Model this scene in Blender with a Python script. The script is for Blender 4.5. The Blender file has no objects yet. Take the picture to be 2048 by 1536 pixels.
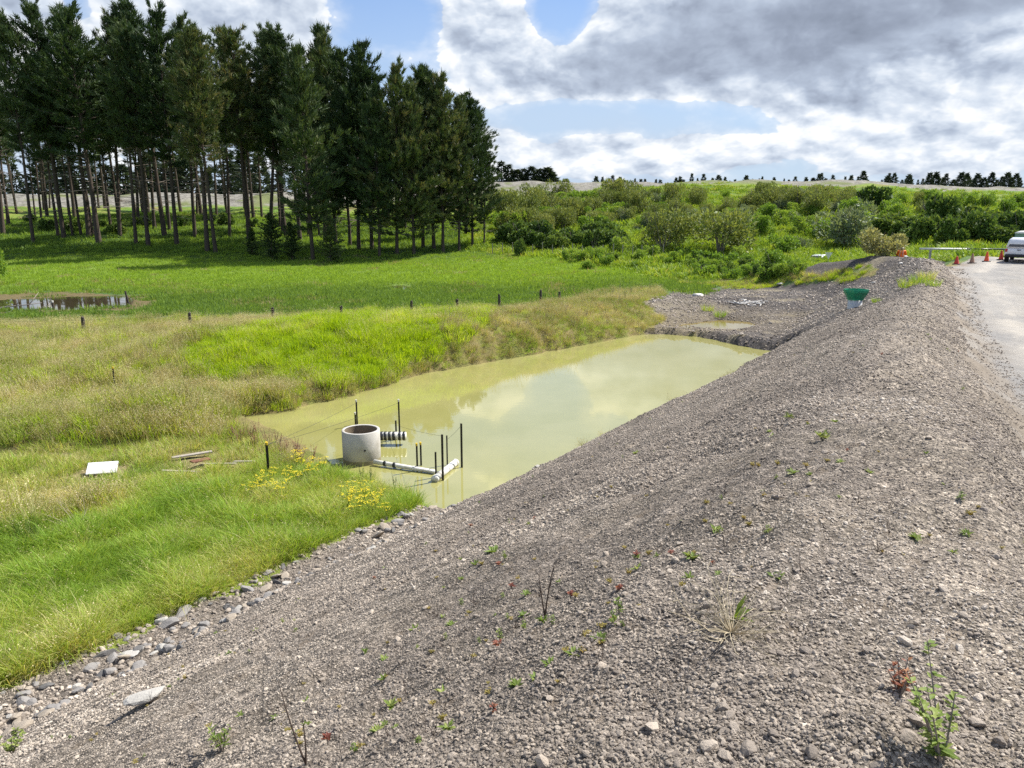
import bpy, math, random
import numpy as np
from mathutils import Vector, Matrix, Euler
R = math.radians
SC = bpy.context.scene
COL = SC.collection
rng = np.random.default_rng(7)
random.seed(7)

# ------------------------------------------------------------------ camera
F, CX, CY, PITCH, CAMZ = 1540.0, 1024.0, 768.0, 12.7, 6.8
cam = bpy.data.cameras.new('camera')
cam.sensor_width = 36.0
cam.lens = 36.0 * F / 2048.0
cam.clip_start, cam.clip_end = 0.05, 6000.0
camo = bpy.data.objects.new('camera', cam)
camo.location = (0, 0, CAMZ)
camo.rotation_euler = (R(90 - PITCH), 0, 0)
COL.objects.link(camo)
SC.camera = camo
SC.view_settings.view_transform = 'Standard'
SC.view_settings.look = 'None'
SC.view_settings.exposure = 1.0
SC.view_settings.gamma = 1.0
SC.cycles.use_denoising = False
SC.cycles.max_bounces = 6
SC.cycles.diffuse_bounces = 3
SC.cycles.transparent_max_bounces = 6
cp, sp = math.cos(R(PITCH)), math.sin(R(PITCH))

def ray(px, py):
    u, v = (px - CX) / F, (CY - py) / F
    return np.array([u, cp + v * sp, v * cp - sp])
def at_z(px, py, z):
    d = ray(px, py); k = (z - CAMZ) / d[2]
    return (d[0] * k, d[1] * k)
def project(x, y, z):
    zr = z - CAMZ
    fw = np.maximum(y * cp - zr * sp, 0.05); up = y * sp + zr * cp
    return CX + F * x / fw, CY - F * up / fw
def azel(px, py):
    d = ray(px, py); d = d / np.linalg.norm(d)
    return math.atan2(d[0], d[1]), math.asin(d[2])

# ------------------------------------------------------------------ sun and sky
SUN_AZ, SUN_EL, SKYMUL = 60.0, 50.0, 0.55
sl = bpy.data.lights.new('sun', 'SUN')
sl.energy, sl.angle, sl.color = 4.2, R(0.5), (1.0, 0.955, 0.88)
so = bpy.data.objects.new('sun', sl)
sdir = Vector((math.sin(R(SUN_AZ)) * math.cos(R(SUN_EL)), math.cos(R(SUN_AZ)) * math.cos(R(SUN_EL)), math.sin(R(SUN_EL))))
so.rotation_euler = sdir.to_track_quat('Z', 'Y').to_euler()
so.location = (60, 35, 80)
COL.objects.link(so)

W = bpy.data.worlds.new('World'); SC.world = W; W.use_nodes = True
wt = W.node_tree; wt.nodes.clear()
class G:
    """small expression builder for node trees"""
    def __init__(s, t): s.t = t
    def put(s, sock, v):
        if isinstance(v, bpy.types.NodeSocket): s.t.links.new(v, sock)
        elif v is not None: sock.default_value = v
    def m(s, op, a, b=None, c=None, clamp=False):
        n = s.t.nodes.new('ShaderNodeMath'); n.operation = op; n.use_clamp = clamp
        s.put(n.inputs[0], a)
        if b is not None: s.put(n.inputs[1], b)
        if c is not None: s.put(n.inputs[2], c)
        return n.outputs[0]
    def comb(s, x, y, z):
        n = s.t.nodes.new('ShaderNodeCombineXYZ')
        for i, v in enumerate((x, y, z)): s.put(n.inputs[i], v)
        return n.outputs[0]
    def sep(s, v):
        n = s.t.nodes.new('ShaderNodeSeparateXYZ'); s.put(n.inputs[0], v); return n.outputs
    def vm(s, op, a, b):
        n = s.t.nodes.new('ShaderNodeVectorMath'); n.operation = op
        s.put(n.inputs[0], a); s.put(n.inputs[1], b); return n.outputs[0]
    def noise(s, v, scale, detail=8, rough=0.55, dist=0.0, out=0):
        n = s.t.nodes.new('ShaderNodeTexNoise'); s.put(n.inputs['Vector'], v)
        n.inputs['Scale'].default_value = scale; n.inputs['Detail'].default_value = detail
        n.inputs['Roughness'].default_value = rough; n.inputs['Distortion'].default_value = dist
        return n.outputs[out]
    def voro(s, v, scale, feat='F1', out='Distance', rand=1.0):
        n = s.t.nodes.new('ShaderNodeTexVoronoi'); n.feature = feat; s.put(n.inputs['Vector'], v)
        n.inputs['Scale'].default_value = scale; n.inputs['Randomness'].default_value = rand
        return n.outputs[out]
    def rangem(s, v, a, b, c=0.0, d=1.0, smooth=True):
        n = s.t.nodes.new('ShaderNodeMapRange'); n.interpolation_type = 'SMOOTHSTEP' if smooth else 'LINEAR'
        s.put(n.inputs[0], v)
        for i, q in enumerate((a, b, c, d)): n.inputs[i + 1].default_value = q
        return n.outputs[0]
    def mix(s, f, a, b, mode='MIX'):
        n = s.t.nodes.new('ShaderNodeMix'); n.data_type = 'RGBA'; n.blend_type = mode
        s.put(n.inputs[0], f); s.put(n.inputs[6], a); s.put(n.inputs[7], b)
        return n.outputs[2]
    def ramp(s, f, stops):
        n = s.t.nodes.new('ShaderNodeValToRGB'); s.put(n.inputs[0], f)
        e = n.color_ramp.elements
        while len(e) < len(stops): e.new(0.5)
        for q, (p, c) in zip(e, stops): q.position = p; q.color = (*c, 1)
        return n.outputs[0]
    def attr(s, name, typ='GEOMETRY', out='Fac'):
        n = s.t.nodes.new('ShaderNodeAttribute'); n.attribute_name = name; n.attribute_type = typ
        return n.outputs[out]
    def new(s, t): return s.t.nodes.new(t)

g = G(wt)
tc = g.new('ShaderNodeTexCoord')
X, Y, Z = g.sep(tc.outputs['Generated'])
AZ = g.m('ARCTAN2', X, Y); EL = g.m('ARCSINE', Z)
# (photo px, py, half-width px, half-height px, amount): where the cloud masses hang in the sky
BLOBS = [(470, 60, 230, 75, .50), (60, 20, 80, 40, .40), (950, 40, 75, 60, .50), (1000, 110, 110, 60, .46), (1110, 155, 120, 45, .50), (1215, 65, 40, 35, .36), (1290, 130, 120, 65, .58),
         (1430, 60, 190, 85, .62), (1680, 50, 170, 95, .62), (1930, 25, 170, 55, .62), (1560, 165, 110, 48, .50), (1880, 160, 160, 75, .44), (1720, 140, 90, 50, .40), (2000, 250, 120, 70, .36),
         (1000, 280, 70, 34, .38), (1060, 315, 90, 30, .36), (1190, 300, 70, 34, .40), (1290, 310, 80, 26, .36), (1400, 300, 80, 34, .42), (1500, 315, 90, 26, .34), (1640, 240, 80, 30, .30), (1760, 290, 130, 40, .30), (1900, 330, 120, 30, .30), (1530, 5, 50, 16, -.2),
         (795, 40, 100, 70, -.60), (1125, 15, 55, 75, -.70), (1230, 232, 220, 30, -.45), (860, 190, 60, 50, -.2), (1090, 235, 90, 20, -.2), (160, 20, 28, 30, -.3), (300, 220, 300, 130, .22)]
DARK = [(1300, 135, 110, 45, .60), (1420, 50, 140, 50, .72), (1680, 45, 130, 55, .78), (1930, 8, 180, 36, .80), (1600, 130, 110, 45, .5), (1130, 168, 90, 18, .35), (480, 90, 160, 40, .12), (1850, 200, 120, 40, .15)]
def blobsum(lst):
    tot = None
    for px, py, wx, wy, amp in lst:
        a, e = azel(px, py)
        q1 = g.m('MULTIPLY', g.m('SUBTRACT', AZ, a), F / wx * 0.9)
        q2 = g.m('MULTIPLY', g.m('SUBTRACT', EL, e), F / wy * 0.95)
        q = g.m('MULTIPLY_ADD', q1, q1, g.m('MULTIPLY', q2, q2))
        ex = g.m('MULTIPLY', g.m('POWER', 0.36788, q), amp)
        tot = ex if tot is None else g.m('ADD', tot, ex)
    return tot
elw = g.m('POWER', g.m('MAXIMUM', g.m('ADD', EL, 0.06), 0.001), 0.75)
P0 = g.comb(AZ, g.m('MULTIPLY', elw, 1.55), 0.37)
bl = blobsum(BLOBS); dk = blobsum(DARK)
big = g.m('MULTIPLY', g.m('SUBTRACT', g.noise(P0, 5.2, 3, 0.5, 0.1), 0.5), 0.62)
def cauli(p, scale, det, rough):
    n = g.t.nodes.new('ShaderNodeTexVoronoi'); n.feature = 'F1'; n.normalize = True; g.put(n.inputs['Vector'], p)
    n.inputs['Scale'].default_value = scale; n.inputs['Detail'].default_value = det; n.inputs['Roughness'].default_value = rough; n.inputs['Lacunarity'].default_value = 2.3
    return n.outputs['Distance']
def detail(off):
    p = g.vm('ADD', P0, off)
    wob = g.vm('MULTIPLY', g.noise(p, 9.0, 4, .6, 0, 1), (.07, .07, 0))
    v = cauli(g.vm('ADD', p, wob), 12.0, 3.0, 0.5)
    n2 = g.noise(p, 8.0, 6, 0.55, 0.2)
    return g.m('MULTIPLY_ADD', g.m('SUBTRACT', n2, 0.5), 0.75, g.m('MULTIPLY', g.m('SUBTRACT', 0.29, v), 1.05))
d1 = detail((0, 0, 0)); d2 = detail((0.011, 0.024, 0))
dens = g.m('ADD', g.m('ADD', bl, big), d1)
dens = g.m('ADD', dens, g.rangem(EL, 0.55, 1.3, 0.0, 0.12))
alpha = g.m('MAXIMUM', g.rangem(dens, 0.09, 0.16), g.m('MULTIPLY', g.rangem(dens, -0.20, 0.22), 0.45))
relief = g.m('MULTIPLY', g.m('SUBTRACT', d1, d2), 2.1)
thick = g.rangem(g.m('SUBTRACT', dens, g.m('MULTIPLY', d1, .35)), 0.16, 0.62)
darkm = g.m('MULTIPLY', dk, g.rangem(g.m('ADD', dens, g.m('MULTIPLY', d1, .5)), 0.15, 0.75, 0.35, 1.0))
br = g.m('SUBTRACT', g.m('SUBTRACT', 0.855, g.m('MULTIPLY', g.m('MULTIPLY', thick, g.rangem(EL, .05, .2, .35, 1.0)), 0.18)), g.m('MULTIPLY', darkm, 0.42))
br = g.m('ADD', br, g.m('MULTIPLY', relief, g.rangem(darkm, .1, .7, .85, .45)))
ccol = g.ramp(br, [(0.0, (.23, .27, .35)), (0.25, (.31, .36, .46)), (0.52, (.45, .52, .64)), (0.76, (.66, .73, .83)), (1.0, (.94, .96, .98))])
skyn = g.new('ShaderNodeTexSky'); skyn.sky_type = 'NISHITA'; skyn.sun_disc = False
skyn.sun_elevation, skyn.sun_rotation = R(SUN_EL), R(SUN_AZ)
skyn.air_density, skyn.dust_density, skyn.ozone_density = 1.0, 0.6, 1.5
SKY_K = 0.085
blue = g.mix(1.0, skyn.outputs[0], (SKY_K,) * 3 + (1,), 'MULTIPLY')
veil = g.rangem(EL, 0.03, 0.36, 0.95, 0.02)                 # thin high cloud thickening to the horizon
veil = g.m('MULTIPLY', veil, g.rangem(big, -.3, .2, .75, 1.15))
blue = g.mix(1.0, blue, (1.0, 1.28, 1.7, 1), 'MULTIPLY')
blue = g.mix(veil, blue, (.52, .64, .80, 1))
skyc = g.mix(alpha, blue, ccol)
skyc = g.mix(1.0, skyc, (SKYMUL,) * 3 + (1,), 'MULTIPLY')
bg = g.new('ShaderNodeBackground'); g.put(bg.inputs[0], skyc); bg.inputs[1].default_value = 1.0
wo = g.new('ShaderNodeOutputWorld'); wt.links.new(bg.outputs[0], wo.inputs[0])

# ------------------------------------------------------------------ numpy noise
def _hash(ix, iy, seed):
    h = (ix.astype(np.int64) * 374761393 + iy.astype(np.int64) * 668265263 + seed * 974634777) & 0x7fffffff
    h = ((h ^ (h >> 13)) * 1274126177) & 0x7fffffff
    return ((h ^ (h >> 16)) & 0xffff) / 65535.0
def vnoise(x, y, seed=0):
    x0, y0 = np.floor(x), np.floor(y); fx, fy = x - x0, y - y0
    fx = fx * fx * (3 - 2 * fx); fy = fy * fy * (3 - 2 * fy)
    a, b = _hash(x0, y0, seed), _hash(x0 + 1, y0, seed); c, d = _hash(x0, y0 + 1, seed), _hash(x0 + 1, y0 + 1, seed)
    return (a * (1 - fx) + b * fx) * (1 - fy) + (c * (1 - fx) + d * fx) * fy
def fbm(x, y, seed=0, oct=4, gain=0.5):
    t, a, s = 0.0, 1.0, 0.0
    for o in range(oct):
        t = t + a * vnoise(x * 2 ** o + 17.3 * o, y * 2 ** o - 9.1 * o, seed + o); s += a; a *= gain
    return t / s
def sm(a, b, x):
    k = np.clip((x - a) / (b - a), 0, 1); return k * k * (3 - 2 * k)

# ------------------------------------------------------------------ terrain shape
BD = np.array([.588, .809]); BN = np.array([.809, -.588]); T0 = 11.04   # along / right of the embankment toe line
YR = np.array([0, 9, 20, 30, 38, 46, 56, 70, 88, 105, 125, 150, 175, 200, 216, 236, 260, 330, 600, 3000.])
UC = np.array([-1.3, -.66, -.3, 0., .2, .4, .6, .8, 1.3])
ZT = np.array([
    [.4, .4, .6, .9, .8, .2, -.3, -.25, -.1, .5, 2.0, 5.0, 6.2, 7.0, 8.0, 11.2, 11.4, 11., 8., 3.],
    [.3, .3, .5, .8, .8, .2, -.3, -.25, -.1, .5, 2.0, 5.0, 6.2, 7.0, 8.0, 11.2, 11.4, 11., 8., 3.],
    [.3, .3, .4, .6, .8, .4, -.2, -.25, -.1, .5, 2.0, 4.8, 6.2, 7.2, 8.2, 11.8, 12., 11., 8., 3.],
    [.3, .3, .3, .3, .5, .5, .0, -.2, -.1, .7, 2.6, 5.0, 7.5, 9.6, 11.4, 14.6, 14.8, 12., 8., 3.],
    [.3, .3, .3, .3, .4, .7, .6, .1, .3, 2.4, 5.0, 8.4, 11.6, 13.4, 14.2, 14.8, 14.6, 11., 8., 3.],
    [.3, .3, .3, .3, .4, .8, .9, .7, .6, 1.2, 4.0, 8.0, 11.6, 13.6, 14.4, 15.0, 14.6, 11., 8., 3.],
    [.3, .3, .3, .3, .5, .8, 1.5, 2.4, 2.2, 3.0, 5.2, 8.0, 10.6, 12.2, 13.0, 13.2, 12.8, 10., 8., 3.],
    [.3, .3, .3, .3, .5, 1.2, 2.4, 3.0, 4.2, 6.0, 7.4, 9.2, 10.8, 11.6, 12., 12., 11.6, 10., 8., 3.],
    [.3, .3, .3, .3, .5, 1.2, 2.4, 3.0, 4.2, 6.0, 7.4, 9.2, 10.8, 11.6, 12., 12., 11.6, 10., 8., 3.]])
def base(x, y):
    yy = np.maximum(y, 4.0); u = np.clip(x / np.maximum(yy, 9.0), -1.29, 1.29)
    ly = np.log(np.maximum(np.hypot(yy, 0.35 * x * (u > .8)), 1) + 8); LR = np.log(YR + 8)
    cols = [np.interp(ly, LR, ZT[i]) for i in range(len(UC))]
    k = np.clip(np.searchsorted(UC, u) - 1, 0, len(UC) - 2)
    f = (u - UC[k]) / (UC[k + 1] - UC[k]); f = f * f * (3 - 2 * f)
    st = np.stack(cols); idx = np.arange(u.size).reshape(u.shape)
    fl = st.reshape(len(UC), -1); kk = k.ravel(); ii = idx.ravel()
    return (fl[kk, ii].reshape(u.shape)) * (1 - f) + (fl[kk + 1, ii].reshape(u.shape)) * f
def ridge(x, y, pts, slope, rad=0.5):
    out = np.full(x.shape, -50.0)
    for (x0, y0, z0, w0), (x1, y1, z1, w1) in zip(pts[:-1], pts[1:]):
        dx, dy = x1 - x0, y1 - y0; L2 = dx * dx + dy * dy
        k = np.clip(((x - x0) * dx + (y - y0) * dy) / L2, 0, 1)
        d = np.hypot(x - x0 - k * dx, y - y0 - k * dy)
        e = np.maximum(d - (w0 + k * (w1 - w0)), 0); e = np.sqrt(e * e + rad * rad) - rad
        out = np.maximum(out, z0 + k * (z1 - z0) - slope * e)
    return out
CREST = [(-60, 11.3, 5.7), (-5, 11.2, 5.6), (2, 10.9, 5.36), (8, 9.7, 4.95), (13, 8.9, 4.55), (20, 7.85, 4.12), (27, 7.0, 3.78), (33, 6.2, 3.54), (40, 5.45, 3.42), (50, 4.2, 3.48), (59, 2.7, 3.6)]
CR = np.array(CREST)
def st_world(s, t): return (s * BD[0] + (t - T0) * BN[0], s * BD[1] + (t - T0) * BN[1])
BUND = [(*st_world(s, t), z, .22) for s, t, z in CREST]
BUND += [(*at_z(1760, 512, 3.4), 3.4, .5), (*at_z(1665, 525, 2.7), 2.7, .6), (*at_z(1590, 541, 1.8), 1.8, .6), (*at_z(1520, 548, 1.0), 1.0, .6)]
BERM = [(*at_z(200, 735, 1.1), 1.1, .8), (*at_z(330, 700, 1.4), 1.4, .9), (*at_z(450, 668, 1.7), 1.7, .9), (*at_z(640, 652, 1.8), 1.8, 1.), (*at_z(860, 642, 1.6), 1.6, 1.),
        (*at_z(1030, 625, 1.4), 1.4, 1.), (*at_z(1200, 603, 1.2), 1.2, 1.), (*at_z(1290, 600, .9), .9, 1.)]
MOUND = [(*at_z(120, 835, .9), .9, .5), (*at_z(290, 808, 1.05), 1.05, .6)]
SILL = [(*at_z(1490, 682, .9), .9, .2), (*at_z(1560, 668, 1.3), 1.3, .3), (*at_z(1650, 648, 1.6), 1.6, .3), (*at_z(1720, 625, 1.9), 1.9, .3)]
def poly(lst, z): return np.array([at_z(px, py, z) for px, py in lst])
POND = poly([(470, 843), (560, 876), (640, 918), (700, 962), (790, 990), (860, 1024), (905, 1030), (960, 1012), (1100, 942), (1250, 872), (1400, 800), (1500, 748), (1562, 716),
             (1572, 706), (1530, 700), (1480, 691), (1400, 674), (1330, 668), (1290, 668), (1190, 686), (1050, 712), (850, 747), (700, 792), (560, 824), (500, 832)], 0.0)
FORE = poly([(1335, 654), (1375, 647), (1440, 640), (1500, 644), (1514, 652), (1470, 661), (1420, 664), (1370, 662)], 0.10)
PUD1 = poly([(-420, 600), (-100, 598), (0, 600), (130, 594), (252, 591), (268, 600), (256, 617), (180, 622), (60, 624), (-60, 630), (-420, 632)], -0.33)
PUD2 = poly([(765, 574), (800, 570), (850, 577), (805, 581)], -0.33)
def sdist(x, y, P):
    """signed distance to polygon, negative inside"""
    d2 = np.full(x.shape, 1e18); ins = np.zeros(x.shape, bool)
    n = len(P)
    for i in range(n):
        ax, ay = P[i]; bx, by = P[(i + 1) % n]
        ex, ey = bx - ax, by - ay; wx, wy = x - ax, y - ay
        k = np.clip((wx * ex + wy * ey) / (ex * ex + ey * ey), 0, 1)
        d2 = np.minimum(d2, (wx - k * ex) ** 2 + (wy - k * ey) ** 2)
        c = ((ay > y) != (by > y)) & (x < ex * (y - ay) / (ey if abs(ey) > 1e-9 else 1e-9) + ax)
        ins ^= c
    return np.where(ins, -1, 1) * np.sqrt(d2)
def carve(h, x, y, P, lvl, slope_in, slope_out, depth, lip=0.25):
    x0, y0 = P.min(0) - 3; x1, y1 = P.max(0) + 3
    m = (x > x0) & (x < x1) & (y > y0) & (y < y1)
    if m.any():
        xs, ys = x[m], y[m]
        d = sdist(xs, ys, P) + (fbm(xs * 1.7, ys * 1.7, 5, 3) - .5) * 0.5
        hm = h[m]
        inside = np.minimum(hm, lvl + 0.0 - np.minimum(depth, .02 + slope_in * -d))
        outside = np.where(d < 3, np.maximum(hm, lvl + np.minimum(lip, .01 + slope_out * np.maximum(d, 0))), hm)
        outside = np.minimum(outside, np.maximum(lvl + 0.02 + 1.1 * np.maximum(d, 0) + .0, -9)) if slope_out < 5 else outside
        h = h.copy(); h[m] = np.where(d < 0, inside, outside)
    return h
def st(x, y): return x * BD[0] + y * BD[1], x * BN[0] + y * BN[1] + T0
def height(x, y):
    x = np.asarray(x, float); y = np.asarray(y, float)
    sh = x.shape; x = x.ravel(); y = y.ravel()
    h = base(x, y)
    h = h + (fbm(x / 14, y / 14, 3, 4) - .5) * np.interp(np.hypot(x, y), [0, 60, 110, 180], [.25, .25, 1.4, 2.6])
    s, t = st(x, y)
    zc = np.interp(s, CR[:, 0], CR[:, 2]); tcr = np.interp(s, CR[:, 0], CR[:, 1])
    b = ridge(x, y, BUND, .535, .40)
    ru = (fbm(s * .35, t * 2.2, 21, 4) - .55) * .22 + (fbm(s * 1.2, t * 1.2, 22, 3) - .5) * .14
    b = b + ru * sm(0, 2.0, t)
    drop = np.interp(s, [-10, 0, 8, 27, 60, 75], [.75, .75, .8, .78, .66, .6])
    zr = zc - drop - 0.015 * np.clip(t - tcr - 2, 0, 8)
    ron = sm(0.0, 0.6, t - tcr) * sm(86, 76, s)
    zr2 = np.where(ron > 0, zr * ron + h * (1 - ron), -50)
    rd = np.where((t > tcr) & (ron > .02), np.maximum(zr2 + (fbm(x / 3, y / 3, 31, 3) - .5) * .10, -50), -50)
    m = (y > 38) & (y < 60) & (x > 0) & (x < 26)
    if m.any():
        dF = np.maximum(sdist(x[m], y[m], FORE), 0); h[m] = np.minimum(h[m], .13 + .075 * dF + (fbm(x[m] * .9, y[m] * .9, 12, 4) - .5) * np.minimum(.5, .14 * dF))
    h0 = h
    h = np.maximum(h, np.maximum(ridge(x, y, BERM, .36, .8) + (fbm(x * .8, y * .8, 8, 3) - .5) * .35, ridge(x, y, MOUND, .5, .8)))
    h = np.maximum(h, ridge(x, y, SILL, .6, .5) + (fbm(x * 1.1, y * 1.1, 9, 4) - .5) * .45)
    onroad = (t > tcr) & (s < 80)
    h = np.where(onroad, np.maximum(np.where(t > tcr + .6, np.where(s < 76, zr + (fbm(x / 3, y / 3, 31, 3) - .5) * .10, np.maximum(h0, rd)), -50), b), np.maximum(h, b))
    h = np.where(onroad & (t > tcr + 9), np.maximum(h, h0), h)
    h = carve(h, x, y, FORE, 0.10, .3, .3, .3)
    h = carve(h, x, y, POND, 0.0, .45, .5, .9, .10)
    h = carve(h, x, y, PUD1, -.33, .1, .06, .25, .12)
    h = carve(h, x, y, PUD2, -.33, .1, .06, .12, .1)
    return h.reshape(sh)
def hz(x, y): return float(height(np.array([x]), np.array([y]))[0])
_RT = 1.5 * np.exp(np.linspace(0, math.log(420 / 1.5), 1400))
def ground_at(px, py):
    """first point of the terrain met by the ray through a photo pixel"""
    d = ray(px, py); x, y, z = d[0] * _RT, d[1] * _RT, CAMZ + d[2] * _RT
    below = z < height(x, y)
    i = int(np.argmax(below)) if below.any() else len(_RT) - 1
    return (float(x[i]), float(y[i]), float(height(x[i:i + 1], y[i:i + 1])[0]))
# ------------------------------------------------------------------ object helpers
def tag(o, label=None, cat=None, group=None, kind=None):
    if label: o['label'] = label
    if cat: o['category'] = cat
    if group: o['group'] = group
    if kind: o['kind'] = kind
    return o
def mesh_from(name, V, Fs, mats=(), midx=None, smooth=False):
    me = bpy.data.meshes.new(name)
    if isinstance(V, np.ndarray) and isinstance(Fs, np.ndarray):
        n, k = Fs.shape
        me.vertices.add(len(V)); me.vertices.foreach_set('co', V.astype(np.float32).ravel())
        me.loops.add(n * k); me.loops.foreach_set('vertex_index', Fs.astype(np.int32).ravel())
        me.polygons.add(n); me.polygons.foreach_set('loop_start', np.arange(0, n * k, k, dtype=np.int32))
        me.update(calc_edges=True)
    else:
        me.from_pydata([tuple(v) for v in V], [], [tuple(f) for f in Fs]); me.update()
    for m in mats: me.materials.append(m)
    if midx is not None: me.polygons.foreach_set('material_index', np.asarray(midx, np.int32))
    if smooth: me.polygons.foreach_set('use_smooth', np.ones(len(me.polygons), bool))
    return me
def obj(name, me, parent=None, loc=None):
    o = bpy.data.objects.new(name, me); COL.objects.link(o)
    if parent is not None: o.parent = parent
    if loc is not None: o.location = loc
    return o
def empty(name, loc, rz=0.0, scale=1.0):
    o = bpy.data.objects.new(name, None); COL.objects.link(o); o.location = loc; o.rotation_euler.z = rz; o.scale = (scale,) * 3
    o.empty_display_size = .2
    return o
def copy_tree(o, parent=None):
    c = o.copy(); COL.objects.link(c)
    if parent is not None: c.parent = parent
    for ch in list(o.children): copy_tree(ch, c)
    return c
def fattr(me, name, arr, typ='FLOAT', dom='POINT'):
    a = me.attributes.new(name, typ, dom)
    if typ == 'FLOAT_VECTOR': a.data.foreach_set('vector', np.asarray(arr, np.float32).ravel())
    elif typ == 'FLOAT_COLOR': a.data.foreach_set('color', np.asarray(arr, np.float32).ravel())
    else: a.data.foreach_set('value', np.asarray(arr).ravel())
class MB:
    """collects shapes; build() links them as one mesh object"""
    def __init__(s): s.v, s.f, s.mi = [], [], []
    def add(s, V, Fs, mi=0):
        b = len(s.v); s.v += [tuple(v) for v in V]; s.f += [tuple(b + i for i in f) for f in Fs]; s.mi += [mi] * len(Fs)
    def tube(s, pts, rad, n=8, mi=0, cap=True):
        pts = [Vector(p) for p in pts]; rad = rad if isinstance(rad, (list, tuple)) else [rad] * len(pts)
        V, Fs = [], []; up = None
        for i, p in enumerate(pts):
            t = (pts[min(i + 1, len(pts) - 1)] - pts[max(i - 1, 0)]).normalized()
            a = t.cross(Vector((0, 0, 1)) if abs(t.z) < .9 else Vector((1, 0, 0))).normalized() if up is None else (up - t * up.dot(t)).normalized()
            up = a; b = t.cross(a)
            for k in range(n):
                an = 2 * math.pi * k / n; V.append(p + (a * math.cos(an) + b * math.sin(an)) * rad[i])
        for i in range(len(pts) - 1):
            for k in range(n): Fs.append((i * n + k, i * n + (k + 1) % n, (i + 1) * n + (k + 1) % n, (i + 1) * n + k))
        if cap: Fs += [tuple(range(n))[::-1], tuple((len(pts) - 1) * n + k for k in range(n))]
        s.add(V, Fs, mi); return s
    def box(s, c, d, mi=0, rz=0.0, bev=0.0, taper=1.0):
        hx, hy, hz_ = d[0] / 2, d[1] / 2, d[2] / 2; b = min(bev, hx * .9, hy * .9, hz_ * .9)
        V, Fs = [], []
        if b > 0:
            ring = []
            for sx, sy in ((1, 1), (-1, 1), (-1, -1), (1, -1)):
                a0 = math.atan2(sy, sx)
                for da in (-.6, 0, .6): ring.append((sx * (hx - b) + b * math.cos(a0 + da), sy * (hy - b) + b * math.sin(a0 + da), sx, sy))
            lv = [(-hz_, b), (-hz_ + b, 0), (hz_ - b, 0), (hz_, b)]
            for z, ins in lv:
                k = 1 + (taper - 1) * (z + hz_) / (2 * hz_)
                for x, y, sx, sy in ring: V.append(((x - sx * ins * .7) * k, (y - sy * ins * .7) * k, z))
            n = 12
            for i in range(3):
                for k in range(n): Fs.append((i * n + k, i * n + (k + 1) % n, (i + 1) * n + (k + 1) % n, (i + 1) * n + k))
            Fs += [tuple(range(n))[::-1], tuple(3 * n + k for k in range(n))]
        else:
            for z in (-hz_, hz_):
                k = taper if z > 0 else 1
                for sx, sy in ((-1, -1), (1, -1), (1, 1), (-1, 1)): V.append((sx * hx * k, sy * hy * k, z))
            Fs = [(3, 2, 1, 0), (4, 5, 6, 7), (0, 1, 5, 4), (1, 2, 6, 5), (2, 3, 7, 6), (3, 0, 4, 7)]
        ca, sa = math.cos(rz), math.sin(rz)
        s.add([(c[0] + x * ca - y * sa, c[1] + x * sa + y * ca, c[2] + z) for x, y, z in V], Fs, mi); return s
    def lathe(s, prof, n=24, mi=0, c=(0, 0, 0)):
        V = [(c[0] + r * math.cos(2 * math.pi * k / n), c[1] + r * math.sin(2 * math.pi * k / n), c[2] + z) for r, z in prof for k in range(n)]
        Fs = [(i * n + k, i * n + (k + 1) % n, (i + 1) * n + (k + 1) % n, (i + 1) * n + k) for i in range(len(prof) - 1) for k in range(n)]
        s.add(V, Fs, mi); return s
    def mesh(s, name, mats, smooth=False):
        return mesh_from(name, s.v, s.f, mats if isinstance(mats, (list, tuple)) else [mats], s.mi, smooth)
    def build(s, name, mats, parent=None, smooth=False, loc=None):
        return obj(name, s.mesh(name, mats, smooth), parent, loc)

# ------------------------------------------------------------------ materials
def new_mat(name):
    m = bpy.data.materials.new(name); m.use_nodes = True; t = m.node_tree; t.nodes.clear()
    g = G(t); o = g.new('ShaderNodeOutputMaterial'); return m, g, o
def pbr(name, col, rough=.6, metal=0.0, var=.15, scale=8.0, bump=0.0, spec=.4, dirt=None, dirt_amt=.5, alpha=None):
    m, g, o = new_mat(name)
    p = g.new('ShaderNodeBsdfPrincipled'); c = g.new('ShaderNodeTexCoord').outputs['Object']
    n = g.noise(c, scale, 6, .6)
    a = tuple(max(0, q * (1 - var)) for q in col) + (1,); b = tuple(min(1, q * (1 + var)) for q in col) + (1,)
    cc = g.mix(n, a, b)
    if dirt: cc = g.mix(g.m('MULTIPLY', g.rangem(g.noise(c, scale * .35, 7, .65), .42, .72), dirt_amt), cc, (*dirt, 1))
    g.put(p.inputs['Base Color'], cc); p.inputs['Roughness'].default_value = rough
    p.inputs['Metallic'].default_value = metal; p.inputs['Specular IOR Level'].default_value = spec
    if bump:
        bn = g.new('ShaderNodeBump'); bn.inputs['Strength'].default_value = bump; bn.inputs['Distance'].default_value = .02
        g.put(bn.inputs['Height'], g.noise(c, scale * 4, 6, .65)); g.put(p.inputs['Normal'], bn.outputs[0])
    g.t.links.new(p.outputs[0], o.inputs[0]); return m
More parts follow.
